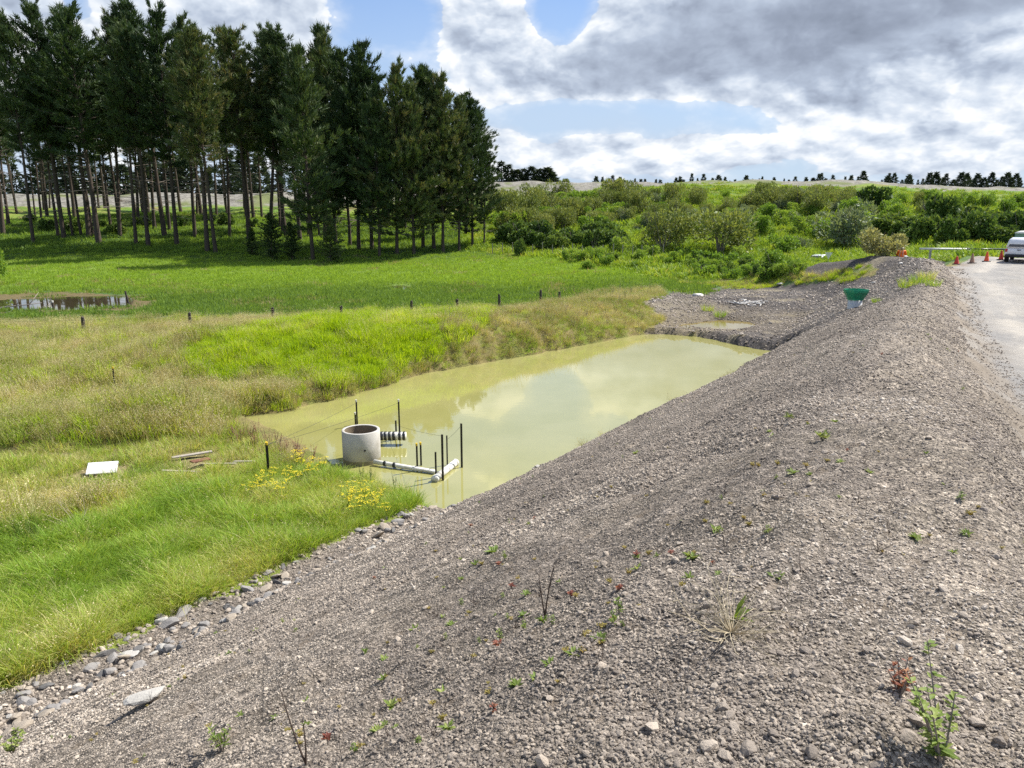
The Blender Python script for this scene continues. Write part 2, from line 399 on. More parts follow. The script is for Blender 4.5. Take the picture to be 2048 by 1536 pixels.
def leaf_mat(name, stops, trans=.35, rough=.6, objvar=0.0, inst=True, gloss=.25):
    """foliage: colour from per-blade and per-plant variation, light passes through the blades"""
    m, g, o = new_mat(name)
    f = g.m('MULTIPLY', g.attr('rnd'), .55)
    if inst: f = g.m('ADD', f, g.m('MULTIPLY', g.attr('tint', 'INSTANCER'), .55))
    else:
        oi = g.new('ShaderNodeObjectInfo'); f = g.m('ADD', f, g.m('MULTIPLY', oi.outputs['Random'], .45))
    c = g.ramp(f, stops)
    p = g.new('ShaderNodeBsdfPrincipled'); g.put(p.inputs['Base Color'], c); p.inputs['Roughness'].default_value = rough
    p.inputs['Specular IOR Level'].default_value = gloss
    tr = g.new('ShaderNodeBsdfTranslucent'); g.put(tr.inputs[0], g.mix(1.0, c, (1.25, 1.15, .55, 1), 'MULTIPLY'))
    mx = g.new('ShaderNodeMixShader'); mx.inputs[0].default_value = trans
    g.t.links.new(p.outputs[0], mx.inputs[1]); g.t.links.new(tr.outputs[0], mx.inputs[2]); g.t.links.new(mx.outputs[0], o.inputs[0])
    return m
def ground_mat(name, kind):
    m, g, o = new_mat(name)
    c = g.new('ShaderNodeTexCoord').outputs['Object']
    vc = g.attr('col', out='Color')
    p = g.new('ShaderNodeBsdfPrincipled'); p.inputs['Roughness'].default_value = .92; p.inputs['Specular IOR Level'].default_value = .15
    bn = g.new('ShaderNodeBump')
    if kind == 'gravel':
        w = g.vm('ADD', c, g.vm('MULTIPLY', g.noise(c, 14.0, 4, .6, 0, 1), (.05, .05, .05)))
        v1 = g.voro(w, 34.0, 'F1', 'Color'); d1 = g.voro(w, 34.0); v2 = g.voro(w, 11.0, 'F1', 'Color'); d2 = g.voro(w, 11.0)
        r1 = g.sep(v1)[0]; r2 = g.sep(v2)[1]
        k = g.m('ADD', g.m('MULTIPLY', r1, .75), g.m('MULTIPLY', g.rangem(r2, .72, .95), .5))
        k = g.m('MULTIPLY', g.m('ADD', k, .52), g.rangem(d1, .15, .75, 1.05, .55))
        v3 = g.voro(w, 85.0, 'F1', 'Color'); d3 = g.voro(w, 85.0)
        k = g.m('MULTIPLY', k, g.m('MULTIPLY_ADD', g.sep(v3)[0], .7, .65)); k = g.m('MULTIPLY', k, g.rangem(d3, .2, .7, 1.05, .6))
        k = g.m('MULTIPLY', k, g.rangem(g.noise(c, 1.3, 6, .6), .3, .72, 1.02, 1.32))
        kk = g.comb(k, k, k)
        cc = g.mix(1.0, vc, kk, 'MULTIPLY')
        cc = g.mix(g.m('MULTIPLY', g.rangem(g.sep(v2)[0], .8, 1.0), .35), cc, (.20, .155, .11, 1))
        h = g.m('ADD', g.m('MULTIPLY', d1, -.55), g.m('MULTIPLY', d2, -.6))
        h = g.m('ADD', h, g.m('MULTIPLY', d3, -.35)); h = g.m('ADD', h, g.m('MULTIPLY', g.noise(c, 6.0, 8, .7), 1.5))
        bn.inputs['Strength'].default_value = .7; bn.inputs['Distance'].default_value = .03
    elif kind == 'road':
        n1 = g.noise(c, 2.2, 8, .62); n2 = g.noise(c, 40.0, 4, .7)
        k = g.m('ADD', g.m('MULTIPLY', n1, .5), g.m('MULTIPLY', n2, .75)); k = g.m('ADD', k, .38)
        cc = g.mix(1.0, vc, g.comb(k, k, k), 'MULTIPLY'); h = g.m('ADD', n2, g.m('MULTIPLY', g.noise(c, 9.0, 6, .6), .8))
        bn.inputs['Strength'].default_value = .9; bn.inputs['Distance'].default_value = .035
    else:
        n1 = g.noise(c, 1.1, 9, .68); n2 = g.noise(c, 7.0, 6, .65)
        k = g.m('ADD', g.m('MULTIPLY', n1, .9), g.m('MULTIPLY', n2, .8)); k = g.m('ADD', k, .15)
        cc = g.mix(1.0, vc, g.comb(k, k, g.m('MULTIPLY', k, .95)), 'MULTIPLY'); h = g.m('ADD', n2, g.noise(c, 25.0, 5, .7))
        bn.inputs['Strength'].default_value = .8; bn.inputs['Distance'].default_value = .08
    g.put(bn.inputs['Height'], h); g.put(p.inputs['Normal'], bn.outputs[0]); g.put(p.inputs['Base Color'], cc)
    g.t.links.new(p.outputs[0], o.inputs[0]); return m
M_FIELD, M_GRAVEL, M_ROAD = ground_mat('field_soil', 'field'), ground_mat('gravel', 'gravel'), ground_mat('road_gravel', 'road')

# ------------------------------------------------------------------ zones of the ground (outlines of real patches, given on the photo)
def inpoly(px, py, lst):
    ins = np.zeros(px.shape, bool); n = len(lst)
    for i in range(n):
        ax, ay = lst[i]; bx, by = lst[(i + 1) % n]
        if ay == by: continue
        ins ^= ((ay > py) != (by > py)) & (px < (bx - ax) * (py - ay) / (by - ay) + ax)
    return ins
Z_NEAR = [(-260, 1075), (0, 1062), (150, 1040), (330, 965), (540, 930), (640, 940), (790, 985), (862, 1022), (700, 1085), (640, 1125), (560, 1180), (380, 1290), (200, 1360), (0, 1425), (-260, 1560)]
Z_BERM = [(360, 705), (470, 662), (560, 644), (700, 628), (880, 622), (985, 612), (975, 650), (920, 690), (850, 722), (740, 772), (600, 772), (520, 755), (440, 765), (380, 740)]
Z_SHELF = [(1285, 605), (1350, 584), (1500, 571), (1620, 566), (1700, 560), (1780, 545), (1850, 510), (1900, 560), (1800, 640), (1720, 680), (1560, 728), (1480, 700), (1400, 678), (1290, 672), (1330, 640)]
Z_STRIP = [(1300, 562), (1480, 545), (1560, 525), (1590, 535), (1615, 553), (1680, 546), (1742, 532), (1748, 540), (1700, 557), (1620, 567), (1500, 575)]
Z_MOUND = [(1585, 537), (1640, 519), (1760, 508), (1890, 500), (1890, 560), (1770, 545), (1742, 532), (1680, 546), (1615, 554)]
Z_MUD = [(-300, 585), (100, 583), (290, 590), (320, 600), (290, 622), (150, 628), (-300, 634)]
def zone_of(x, y, h):
    """0 field, 1 gravel, 2 road, 3 hill"""
    s, t = st(x, y); tcr = np.interp(s, CR[:, 0], CR[:, 1])
    px, py = project(x, y, h)
    jit = (fbm(x * 1.5, y * 1.5, 40, 3) - .5)
    gr = (t > -.15 + jit * .7) & (s < 62) & (s > -70) & (t < tcr + 1.35 + jit * .5) & (y > -60)
    gr |= inpoly(px + jit * 40, py + jit * 16, Z_SHELF) & (y > 30) & (y < 72) & ~inpoly(px + jit * 30, py + jit * 8, Z_STRIP)
    gr |= inpoly(px + jit * 12, py + jit * 5, Z_MOUND) & (y > 40) & (y < 78) & (t < tcr + 1.2)
    rd = (t >= tcr + 1.35 + jit * .5) & (s < 82) & (t < tcr + 26)
    zn = np.where(rd, 2, np.where(gr, 1, 0))
    return np.where((zn == 0) & (y > 100), 3, zn)
def ground_colour(x, y, h, zn):
    px, py = project(x, y, h); s, t = st(x, y); tcr = np.interp(s, CR[:, 0], CR[:, 1])
    n1, n2, n3 = fbm(x * .3, y * .3, 50, 4), fbm(x * 1.3, y * 1.3, 51, 4), fbm(x / 9, y / 9, 52, 4)
    c = np.zeros(x.shape + (3,))
    def lay(w, col): c[:] = c * (1 - w[..., None]) + np.array(col) * w[..., None]
    lay(np.ones(x.shape), (.24, .20, .085))                                  # straw and thatch
    lay(sm(.45, .7, n2), (.17, .18, .05))
    padd = sm(48, 54, y - .25 * x) * (h < 9)
    lay(padd, (.15, .22, .04))
    lay(padd * sm(.3, .5, n3) * sm(88, 70, y), (.085, .14, .045))
    lay(padd * inpoly(px, py + 8 * (n1 - .5), Z_MUD), (.15, .12, .06))
    j = (n2 - .5) * 30
    lay(1.0 * inpoly(px + j, py + j, Z_NEAR), (.20, .24, .05)); lay(1.0 * inpoly(px + j, py + j * .5, Z_BERM), (.22, .32, .025))
    lay(.8 * inpoly(px + j, py + j * .3, [(-260, 900), (330, 900), (540, 890), (520, 950), (300, 980), (-260, 1060)]) * sm(.4, .6, n1), (.30, .25, .14))
    hill = sm(98, 108, y)
    lay(hill, (.11, .19, .03)); lay(hill * sm(.42, .62, n3), (.18, .24, .04)); lay(hill * sm(.55, .7, n1), (.22, .20, .07))
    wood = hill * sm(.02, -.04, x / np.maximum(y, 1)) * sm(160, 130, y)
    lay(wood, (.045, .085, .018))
    top = sm(205, 214, y + 8 * (n3 - .5) + np.where(x / np.maximum(y, 1) > .02, 22 + 6 * n1 - 40 * sm(.1, .02, x / np.maximum(y, 1)), 0))
    lay(top, (.25, .235, .21)); lay(top * sm(.42, .6, n2), (.17, .16, .14)); lay(top * sm(.55, .7, n3), (.15, .17, .07)); lay(sm(300, 360, y), (.05, .09, .02))
    gr = zn == 1
    gc = np.zeros_like(c); gc[:] = (.275, .236, .196)
    def glay(w, col): gc[:] = gc * (1 - w[..., None]) + np.array(col) * w[..., None]
    glay(sm(.35, .7, n1) * .7, (.22, .188, .158)); glay(sm(-.9, .3, t - tcr + 1.2 * (n2 - .5)) * .75, (.37, .315, .25))
    glay(sm(.55, .75, n2) * .45, (.24, .205, .16))
    far = sm(31, 38, s) * np.maximum(sm(.4, -.6, t - tcr), sm(56, 60, s)); glay(far * .85, (.105, .097, .095))
    glay(far * sm(.55, .72, fbm(x * .5, y * .9, 57, 4)) * sm(2, -2, t), (.30, .26, .185))
    glay(1.0 * inpoly(px, py, [(1350, 592), (1290, 610), (1300, 670), (1345, 660), (1420, 640), (1480, 620), (1420, 600)]) * .6, (.29, .25, .18))
    glay(sm(.55, .05, np.abs(h - .1)) * sm(40, 43, y) * .5, (.26, .21, .13))
    c = np.where(gr[..., None], gc, c)
    rd = zn == 2; q = t - tcr
    rc = np.zeros_like(c); rc[:] = (.275, .258, .235)
    def rlay(w, col): rc[:] = rc * (1 - w[..., None]) + np.array(col) * w[..., None]
    rlay(sm(2.6, 1.6, q + (n2 - .5)) * .9, (.235, .195, .15)); rlay(np.exp(-((q - 3.3 + .5 * (n1 - .5)) / .55) ** 2) * .8, (.42, .385, .33))
    rlay(np.exp(-((q - 4.6) / .5) ** 2) * .5, (.30, .275, .235)); rlay(sm(.52, .66, fbm(s * .25, q * 1.2, 58, 4)) * .6, (.22, .215, .208)); rlay(sm(.5, .66, fbm(s * .6, q * .7, 59, 4)) * .5, (.335, .315, .285))
    return np.where(rd[..., None], rc, c)

# polar sheet of ground round the viewer's spot, fine near and coarse far, out to the horizon
th = np.concatenate([np.linspace(-42, 42, 1050), np.linspace(43, 317, 110)]) * math.pi / 180
rr = np.concatenate([np.exp(np.linspace(math.log(.5), math.log(420), 860)), np.exp(np.linspace(math.log(440), math.log(4500), 24))])
TH, RR = np.meshgrid(th, rr)
gx, gy = RR * np.sin(TH), RR * np.cos(TH)
gz = height(gx, gy)
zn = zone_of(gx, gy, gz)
def fine_at(x, y): return (fbm(x * 3.1, y * 3.1, 60, 4) - .5) * .065 + (fbm(x * 11, y * 11, 61, 3) - .5) * .028
fine = fine_at(gx, gy)
gz2 = gz + fine * (zn != 2) * sm(.02, .25, np.abs(gz)) + (zn == 2) * ((fbm(gx * 5, gy * 5, 62, 3) - .5) * .04 + (fbm(gx * 1.2, gy * 1.2, 63, 3) - .5) * .06)
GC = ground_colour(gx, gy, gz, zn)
nr, nt = TH.shape
vid = np.arange(nr * nt).reshape(nr, nt)
vn = np.roll(vid, -1, axis=1)
quads = np.stack([vid[:-1], vid[1:], vn[1:], vn[:-1]], -1).reshape(-1, 4)
fz = zn[:-1].reshape(-1)
ALLV = np.stack([gx, gy, gz2], -1).reshape(-1, 3); ALLC = GC.reshape(-1, 3)
def sub_ground(name, sel, m):
    q = quads[sel]; u, inv = np.unique(q, return_inverse=True)
    me = mesh_from(name, ALLV[u], inv.reshape(-1, 4)[:, ::-1], [m], smooth=True)
    fattr(me, 'col', np.c_[ALLC[u], np.ones(len(u))], 'FLOAT_COLOR')
    return tag(obj(name, me), kind='structure')
sub_ground('ground', fz == 0, M_FIELD); sub_ground('gravel_embankment', fz == 1, M_GRAVEL)
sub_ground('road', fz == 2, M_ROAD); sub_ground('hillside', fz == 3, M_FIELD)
cz = [(0, 0, hz(0, .3))] + [tuple(ALLV[vid[0, k]]) for k in range(nt)]
me = mesh_from('ground_patch', cz, [(0, 1 + (k + 1) % nt, 1 + k) for k in range(nt)], [M_GRAVEL])
fattr(me, 'col', np.tile([.2, .18, .16, 1], (len(cz), 1)), 'FLOAT_COLOR'); tag(obj('gravel_embankment', me), kind='structure')

# ------------------------------------------------------------------ water
def water(name, P, z, col, grow, rough=.02, wav=.004, tint=None, ior=1.33):
    m, g, o = new_mat(name)
    c = g.new('ShaderNodeTexCoord').outputs['Object']
    p = g.new('ShaderNodeBsdfPrincipled')
    g.put(p.inputs['Base Color'], g.mix(g.rangem(g.noise(c, .35, 5, .6), .3, .7), (*col, 1), (*(tint or col), 1)))
    p.inputs['Roughness'].default_value = rough; p.inputs['IOR'].default_value = ior; p.inputs['Specular IOR Level'].default_value = .5
    bn = g.new('ShaderNodeBump'); bn.inputs['Strength'].default_value = .25; bn.inputs['Distance'].default_value = wav
    g.put(bn.inputs['Height'], g.noise(g.vm('MULTIPLY', c, (1, 1.6, 1)), 3.0, 4, .5)); g.put(p.inputs['Normal'], bn.outputs[0])
    g.t.links.new(p.outputs[0], o.inputs[0])
    ce = P.mean(0); n = len(P); V = []
    for i in range(n):
        e = P[(i + 1) % n] - P[i - 1]; nn = np.array([e[1], -e[0]]); nn = nn / (np.linalg.norm(nn) + 1e-9)
        area = sum(P[k][0] * P[(k + 1) % n][1] - P[(k + 1) % n][0] * P[k][1] for k in range(n))
        V.append(P[i] + nn * grow * (1 if area > 0 else -1))
    me = mesh_from(name, [(v[0], v[1], z) for v in V], [tuple(range(n)) if area > 0 else tuple(range(n))[::-1]], [m])
    return tag(obj(name, me), kind='structure')
water('pond_water', POND, 0.0, (.27, .26, .085), .35, tint=(.305, .29, .11), ior=1.6, wav=.002)
water('puddle_water', FORE, .10, (.20, .155, .05), .02, rough=.05)
water('puddle_water', PUD1, -.33, (.05, .04, .02), .5, rough=.01, wav=.001)
water('puddle_water', PUD2, -.33, (.05, .04, .02), .3, rough=.01, wav=.001)
# ------------------------------------------------------------------ plant pieces
def blades(n, h, spread, w, lean=.5, segs=2, droop=.35, hv=.4, seed=0, head=0.0):
    """n grass blades in one tuft: each a bent tapering strip; returns V, F(tri/quad lists), rnd per vertex"""
    r = np.random.default_rng(seed); V, Fs, Rn = [], [], []
    for i in range(n):
        a = r.uniform(0, 2 * math.pi); q = math.sqrt(r.uniform()) * spread
        bx, by = q * math.cos(a), q * math.sin(a)
        da = a + r.normal(0, .9); le = abs(r.normal(0, lean)) + .05; L = h * (1 - hv * r.uniform()); ww = w * r.uniform(.7, 1.3)
        fa = r.uniform(0, math.pi); cx_, sx_ = math.cos(fa) * ww / 2, math.sin(fa) * ww / 2
        x, y, z = bx, by, -.02; b0 = len(V); rn = r.uniform()
        for k in range(segs + 1):
            f = k / segs; wd = (1 - f ** 1.5) if k < segs else 0
            if k < segs:
                V += [(x - cx_ * wd, y - sx_ * wd, z), (x + cx_ * wd, y + sx_ * wd, z)]; Rn += [rn * .8 + .2 * f] * 2
            else: V.append((x, y, z)); Rn.append(rn * .8 + .2)
            an = le + droop * f * 2; st_ = L / segs
            x += math.sin(an) * st_ * math.cos(da); y += math.sin(an) * st_ * math.sin(da); z += max(math.cos(an), -.3) * st_
        for k in range(segs - 1): Fs.append((b0 + 2 * k, b0 + 2 * k + 1, b0 + 2 * k + 3, b0 + 2 * k + 2))
        Fs.append((b0 + 2 * segs - 2, b0 + 2 * segs - 1, b0 + 2 * segs))
        if head:
            tx, ty, tz = V[-1]
            for j in range(3):
                q2 = r.normal(0, head * .5, 3); e = r.normal(0, 1, 3); e /= np.linalg.norm(e); e *= head * .5; b1 = len(V)
                V += [(tx + q2[0] - e[0], ty + q2[1] - e[1], tz + q2[2]), (tx + q2[0] + e[1] * .5, ty + q2[1] - e[0] * .5, tz + q2[2] + head * .3), (tx + q2[0] + e[0], ty + q2[1] + e[1], tz + q2[2] + e[2])]
                Fs.append((b1, b1 + 1, b1 + 2)); Rn += [1.0] * 3
    return V, Fs, Rn
def tuft(name, m, **k):
    V, Fs, Rn = blades(**k); me = mesh_from(name, V, Fs, [m]); fattr(me, 'rnd', Rn); return me
def stone_mesh(name, m, seed, sub=2, flat=.65, jag=.3):
    import bmesh
    bm = bmesh.new(); bmesh.ops.create_icosphere(bm, subdivisions=sub, radius=.5)
    r = random.Random(seed); cuts = [(Vector((r.gauss(0, 1), r.gauss(0, 1), r.gauss(0, 1))).normalized(), r.uniform(.24, .42)) for _ in range(9)]
    sx, sy = r.uniform(.8, 1.25), r.uniform(.7, 1.0)
    for v in bm.verts:
        for n_, d_ in cuts:
            e = v.co.dot(n_)
            if e > d_: v.co -= n_ * (e - d_) * .9
        v.co += Vector((r.gauss(0, 1), r.gauss(0, 1), r.gauss(0, 1))) * .02 * jag
        v.co.x *= sx; v.co.y *= sy; v.co.z *= flat
    me = bpy.data.meshes.new(name); bm.to_mesh(me); bm.free(); me.materials.append(m)
    return me
def scatter(name, P, rot, scl, tint, idx, protos, label=None, cat=None):
    """one object of uncountable ground cover: small meshes set on points with geometry nodes"""
    P = np.asarray(P, np.float32); n = len(P)
    me = bpy.data.meshes.new(name); me.vertices.add(n); me.vertices.foreach_set('co', P.ravel()); me.update()
    scl = np.asarray(scl, np.float32); scl = np.repeat(scl[:, None], 3, 1) if scl.ndim == 1 else scl
    fattr(me, 'rot', rot, 'FLOAT_VECTOR'); fattr(me, 'scl', scl, 'FLOAT_VECTOR'); fattr(me, 'tint', np.asarray(tint, np.float32)); fattr(me, 'idx', np.asarray(idx, np.int32), 'INT')
    o = obj(name, me)
    ng = bpy.data.node_groups.new(name, 'GeometryNodeTree')
    ng.interface.new_socket('Geometry', in_out='INPUT', socket_type='NodeSocketGeometry'); ng.interface.new_socket('Geometry', in_out='OUTPUT', socket_type='NodeSocketGeometry')
    gi, go, L = ng.nodes.new('NodeGroupInput'), ng.nodes.new('NodeGroupOutput'), ng.links
    def na(nm, t):
        q = ng.nodes.new('GeometryNodeInputNamedAttribute'); q.data_type = t; q.inputs[0].default_value = nm; return q.outputs[0]
    jn = ng.nodes.new('GeometryNodeJoinGeometry'); ai, ar, as_ = na('idx', 'INT'), na('rot', 'FLOAT_VECTOR'), na('scl', 'FLOAT_VECTOR')
    for k, pm in enumerate(protos):
        po = bpy.data.objects.new(name + '_piece', pm)
        oi = ng.nodes.new('GeometryNodeObjectInfo'); oi.inputs[0].default_value = po
        cmpn = ng.nodes.new('FunctionNodeCompare'); cmpn.data_type = 'INT'; cmpn.operation = 'EQUAL'
        L.new(ai, cmpn.inputs[2]); cmpn.inputs[3].default_value = k
        ip = ng.nodes.new('GeometryNodeInstanceOnPoints')
        L.new(gi.outputs[0], ip.inputs['Points']); L.new(cmpn.outputs[0], ip.inputs['Selection']); L.new(oi.outputs['Geometry'], ip.inputs['Instance'])
        L.new(ar, ip.inputs['Rotation']); L.new(as_, ip.inputs['Scale']); L.new(ip.outputs[0], jn.inputs[0])
    L.new(jn.outputs[0], go.inputs[0])
    md = o.modifiers.new('scatter', 'NODES'); md.node_group = ng
    return tag(o, label, cat, kind='stuff')
def pick(n, zone, rmin, rmax, cond=None, a=39, pw=1.0, seed=1):
    """random spots in a zone, thinning with distance; zone is an outline or None"""
    r = np.random.default_rng(seed); out = []; got = 0
    for _ in range(60):
        m = 120000
        t_ = np.radians(r.uniform(-a, a, m)); q = rmin * (rmax / rmin) ** (r.uniform(0, 1, m) ** pw)
        x, y = q * np.sin(t_), q * np.cos(t_)
        h = height(x, y); k = np.ones(m, bool)
        if zone is not None:
            px, py = project(x, y, h); jx = (fbm(x * 1.3, y * 1.3, 51, 4) - .5)
            k &= inpoly(px + jx * 40, py + jx * 24, zone)
        if cond is not None: k &= cond(x, y, h)
        k &= ((h > .03) | (y > 47))
        out.append(np.stack([x, y, h], 1)[k]); got += k.sum()
        if got >= n: break
    return np.concatenate(out)[:n]
def upright(n, seed, tilt=.12):
    r = np.random.default_rng(seed); return np.stack([r.normal(0, tilt, n), r.normal(0, tilt, n), r.uniform(0, 6.28, n)], 1)
def cover(name, P, protos, smin, smax, seed, label, cat='grass', tintf=None, weights=None, tilt=.12):
    n = len(P); r = np.random.default_rng(seed)
    t = r.uniform(0, 1, n) * .45 + 1.5 * (fbm(P[:, 0] * .55, P[:, 1] * .55, seed, 4) - .32) if tintf is None else tintf(P, r)
    patch = .2 + 1.6 * fbm(P[:, 0] * 1.5, P[:, 1] * 1.5, seed + 9, 4)
    return scatter(name, P, upright(n, seed, tilt), r.uniform(smin, smax, n) * patch, t, r.choice(len(protos), n, p=weights), protos, label, cat)

GREEN = [(0, (.11, .20, .025)), (.3, (.22, .37, .04)), (.6, (.36, .47, .07)), (.8, (.55, .52, .19)), (1, (.66, .57, .30))]
LIME = [(0, (.17, .28, .010)), (.4, (.31, .46, .012)), (.8, (.43, .55, .03)), (1, (.56, .55, .18))]
STRAW = [(0, (.15, .24, .045)), (.35, (.30, .34, .10)), (.7, (.48, .44, .21)), (1, (.68, .60, .36))]
BROWN = [(0, (.13, .17, .04)), (.4, (.29, .26, .10)), (.75, (.42, .35, .19)), (1, (.58, .49, .31))]
PADD = [(0, (.07, .14, .035)), (.3, (.13, .22, .045)), (.62, (.23, .35, .045)), (1, (.34, .50, .05))]
HILLG = [(0, (.12, .20, .03)), (.45, (.22, .34, .035)), (.8, (.33, .42, .06)), (1, (.46, .40, .15))]
m_green, m_lime, m_straw, m_brown = leaf_mat('green_grass', GREEN, .4), leaf_mat('lime_grass', LIME, .45), leaf_mat('straw_grass', STRAW, .3), leaf_mat('brown_grass', BROWN, .3)
m_padd, m_hill = leaf_mat('paddock_grass', PADD, .4), leaf_mat('hill_cover', HILLG, .35)
t_green = [tuft('grass_tuft', m_green, n=34, h=.46, spread=.13, w=.0115, lean=.5, segs=3, droop=.55, seed=s) for s in (1, 2, 3)]
t_gdry = [tuft('grass_tuft', m_straw, n=22, h=.34, spread=.14, w=.010, lean=.75, segs=2, droop=.5, seed=s) for s in (4, 5)]
t_lime = [tuft('grass_tuft', m_lime, n=30, h=.55, spread=.22, w=.024, lean=.4, segs=2, droop=.4, seed=s) for s in (6, 7)]
t_straw = [tuft('grass_tuft', m_straw, n=26, h=.72, spread=.26, w=.014, lean=.32, segs=2, droop=.3, seed=s, head=.03) for s in (8, 9, 10)]
t_brown = [tuft('grass_tuft', m_brown, n=24, h=.62, spread=.26, w=.017, lean=.4, segs=2, droop=.35, seed=s, head=.035) for s in (11, 12)]
t_mix = [tuft('grass_tuft', m_green, n=24, h=.42, spread=.24, w=.018, lean=.5, segs=2, droop=.5, seed=s) for s in (13, 14)]
t_padd = [tuft('grass_tuft', m_padd, n=26, h=.32, spread=.55, w=.05, lean=.5, segs=1, droop=.3, seed=s) for s in (15, 16)]
t_hill = [tuft('grass_tuft', m_hill, n=30, h=.75, spread=.8, w=.13, lean=.6, segs=2, droop=.5, seed=s) for s in (17, 18)]

# near bright grass patch, its yellowing rim
t_long = [tuft('grass_tuft', m_green, n=16, h=.85, spread=.16, w=.014, lean=.5, segs=3, droop=.7, seed=s) for s in (31, 32)] + [tuft('grass_tuft', m_straw, n=12, h=.7, spread=.12, w=.009, lean=.45, segs=3, droop=.4, seed=33, head=.03)]
P = pick(15500, Z_NEAR, 7, 24, cond=lambda x, y, h: (zone_of(x, y, h) == 0) & (st(x, y)[1] < -.35), seed=101)
cover('grass', P, t_green + t_gdry + t_long, .38, 1.0, 1, 'long bright green grass between the rock strip and the pond corner', weights=[.24, .24, .23, .10, .10, .03, .03, .03])
# the straw field, with green mixed in
FIELD = [(-300, 640), (0, 628), (300, 618), (560, 616), (830, 604), (900, 640), (880, 680), (860, 740), (700, 790), (560, 826), (470, 830), (455, 850), (520, 885), (600, 925), (550, 940), (330, 970), (150, 1045), (0, 1066), (-300, 1100)]
def fieldc(x, y, h): return (sm(52, 46, y - .1 * x) > .3) & (zone_of(x, y, h) == 0)
P = pick(26000, FIELD, 11, 60, cond=fieldc, seed=102)
px_, py_ = project(P[:, 0], P[:, 1], P[:, 2])
patch = fbm(P[:, 0] * .5, P[:, 1] * .5, 77, 4)
low = inpoly(px_, py_, [(-300, 900), (330, 880), (540, 880), (560, 950), (300, 990), (-300, 1070)])
berm = inpoly(px_, py_, Z_BERM)
shade_green = (patch > .50) | ((py_ > 695 + 60 * (patch - .5)) & (rng.uniform(0, 1, len(P)) < .55)) | inpoly(px_, py_, [(-300, 780), (180, 790), (300, 780), (400, 830), (340, 880), (0, 850), (-300, 880)]) & (rng.uniform(0, 1, len(P)) < .6)
keep = np.ones(len(P), bool)
for bx, by, br_ in [(206, 948, .75), (385, 918, .6), (440, 938, .5), (360, 955, .5), (490, 935, .45), (402, 934, .4), (420, 950, .5)]:
    q = ground_at(bx, by); keep &= np.hypot(P[:, 0] - q[0], P[:, 1] - q[1]) > br_ * (.7 + .6 * rng.uniform(0, 1, len(P)))
P, low, berm, shade_green = P[keep], low[keep], berm[keep], shade_green[keep]
A = P[~low & ~berm & ~shade_green]; B = P[~low & ~berm & shade_green]; C_ = P[low & ~berm]
cover('dry_grass', A, t_straw + t_brown, .30, .72, 2, 'tall pale straw grass gone to seed on the field beside the pond', weights=[.2, .2, .16, .22, .22])
cover('mixed_grass', B, t_mix + t_straw[:1] + t_brown[:1] + t_lime[:1], .5, 1.0, 3, 'green and brown rank grass in patches among the straw')
cover('mown_grass', C_, t_gdry + t_mix[:1], .55, .95, 4, 'short flattened yellow grass round the white board and planks', weights=[.4, .36, .24])
P = pick(9000, Z_BERM, 15, 60, cond=lambda x, y, h: zone_of(x, y, h) == 0, seed=103)
cover('lime_grass', P, t_lime + t_straw[:1], .55, 1.0, 5, 'vivid lime green grass on top of the pond bank', weights=[.46, .46, .08])
BANK = [(860, 640), (1000, 608), (1180, 580), (1300, 560), (1345, 600), (1330, 640), (1290, 672), (1190, 690), (1050, 715), (850, 752), (700, 790), (600, 812), (480, 826), (440, 800), (520, 745), (720, 752), (850, 712), (900, 672)]
P = pick(12000, BANK, 18, 75, cond=lambda x, y, h: (zone_of(x, y, h) == 0) & (h > .08), seed=104)
cover('bank_grass', P, t_straw[:1] + t_brown + t_mix, .35, .75, 6, 'rough olive and tan grass covering the far bank of the pond', weights=[.12, .16, .16, .28, .28])
# paddock and hill
PZ = [(-300, 480), (0, 475), (300, 490), (700, 505), (1000, 505), (1250, 510), (1420, 545), (1420, 590), (1300, 575), (1100, 605), (830, 622), (300, 632), (0, 640), (-300, 650)]
def padc(x, y, h): return (~inpoly(*project(x, y, h), Z_MUD) | (fbm(x, y, 5, 3) > .62)) & ((sdist(x, y, PUD1) > .3) | (h > -.2)) & (sdist(x, y, PUD2) > .3)
P = pick(26000, PZ, 42, 135, cond=padc, pw=.8, seed=105)
cover('paddock_grass', P, t_padd, .6, 1.15, 7, 'bright green grazed grass across the wet paddock', tintf=lambda P, r: r.uniform(0, .3, len(P)) + (.15 + .85 * sm(66, 84, P[:, 1] - .12 * P[:, 0] + 16 * (fbm(P[:, 0] / 9, P[:, 1] / 9, 52, 4) - .5))) * .75 - .1)
HZ = [(930, 440), (1000, 400), (1150, 380), (1450, 372), (1700, 378), (2100, 392), (2900, 400), (2900, 520), (1850, 520), (1600, 560), (1350, 560), (1150, 520), (930, 500)]
P = pick(1200, PZ, 46, 110, cond=lambda x, y, h: padc(x, y, h) & (fbm(x * .25, y * .25, 71, 4) > .6), pw=.8, seed=115)
cover('paddock_weeds', P, [tuft('grass_tuft', m_brown, n=22, h=.4, spread=.5, w=.05, lean=.6, segs=1, seed=41)], .5, 1.0, 12, 'dull brown and tan patches in the wet paddock')
P = pick(24000, HZ, 78, 235, a=50, cond=lambda x, y, h: (zone_of(x, y, h) != 2) & (zone_of(x, y, h) != 1) & (y < 196 + 14 * fbm(x / 9, y / 9, 4, 2)), pw=.9, seed=106)
cover('hill_grass', P, t_hill, .5, 1.2, 8, 'green and yellow rank growth over the hillside', cat='ground cover')
P = pick(9000, [(-300, 420), (900, 430), (960, 500), (300, 505), (-300, 500)], 100, 190, seed=107)
cover('forest_grass', P, [tuft('grass_tuft', m_padd, n=26, h=.5, spread=.8, w=.11, lean=.6, segs=1, seed=19)], .6, 1.1, 9, 'grass and low growth on the floor of the pine grove')
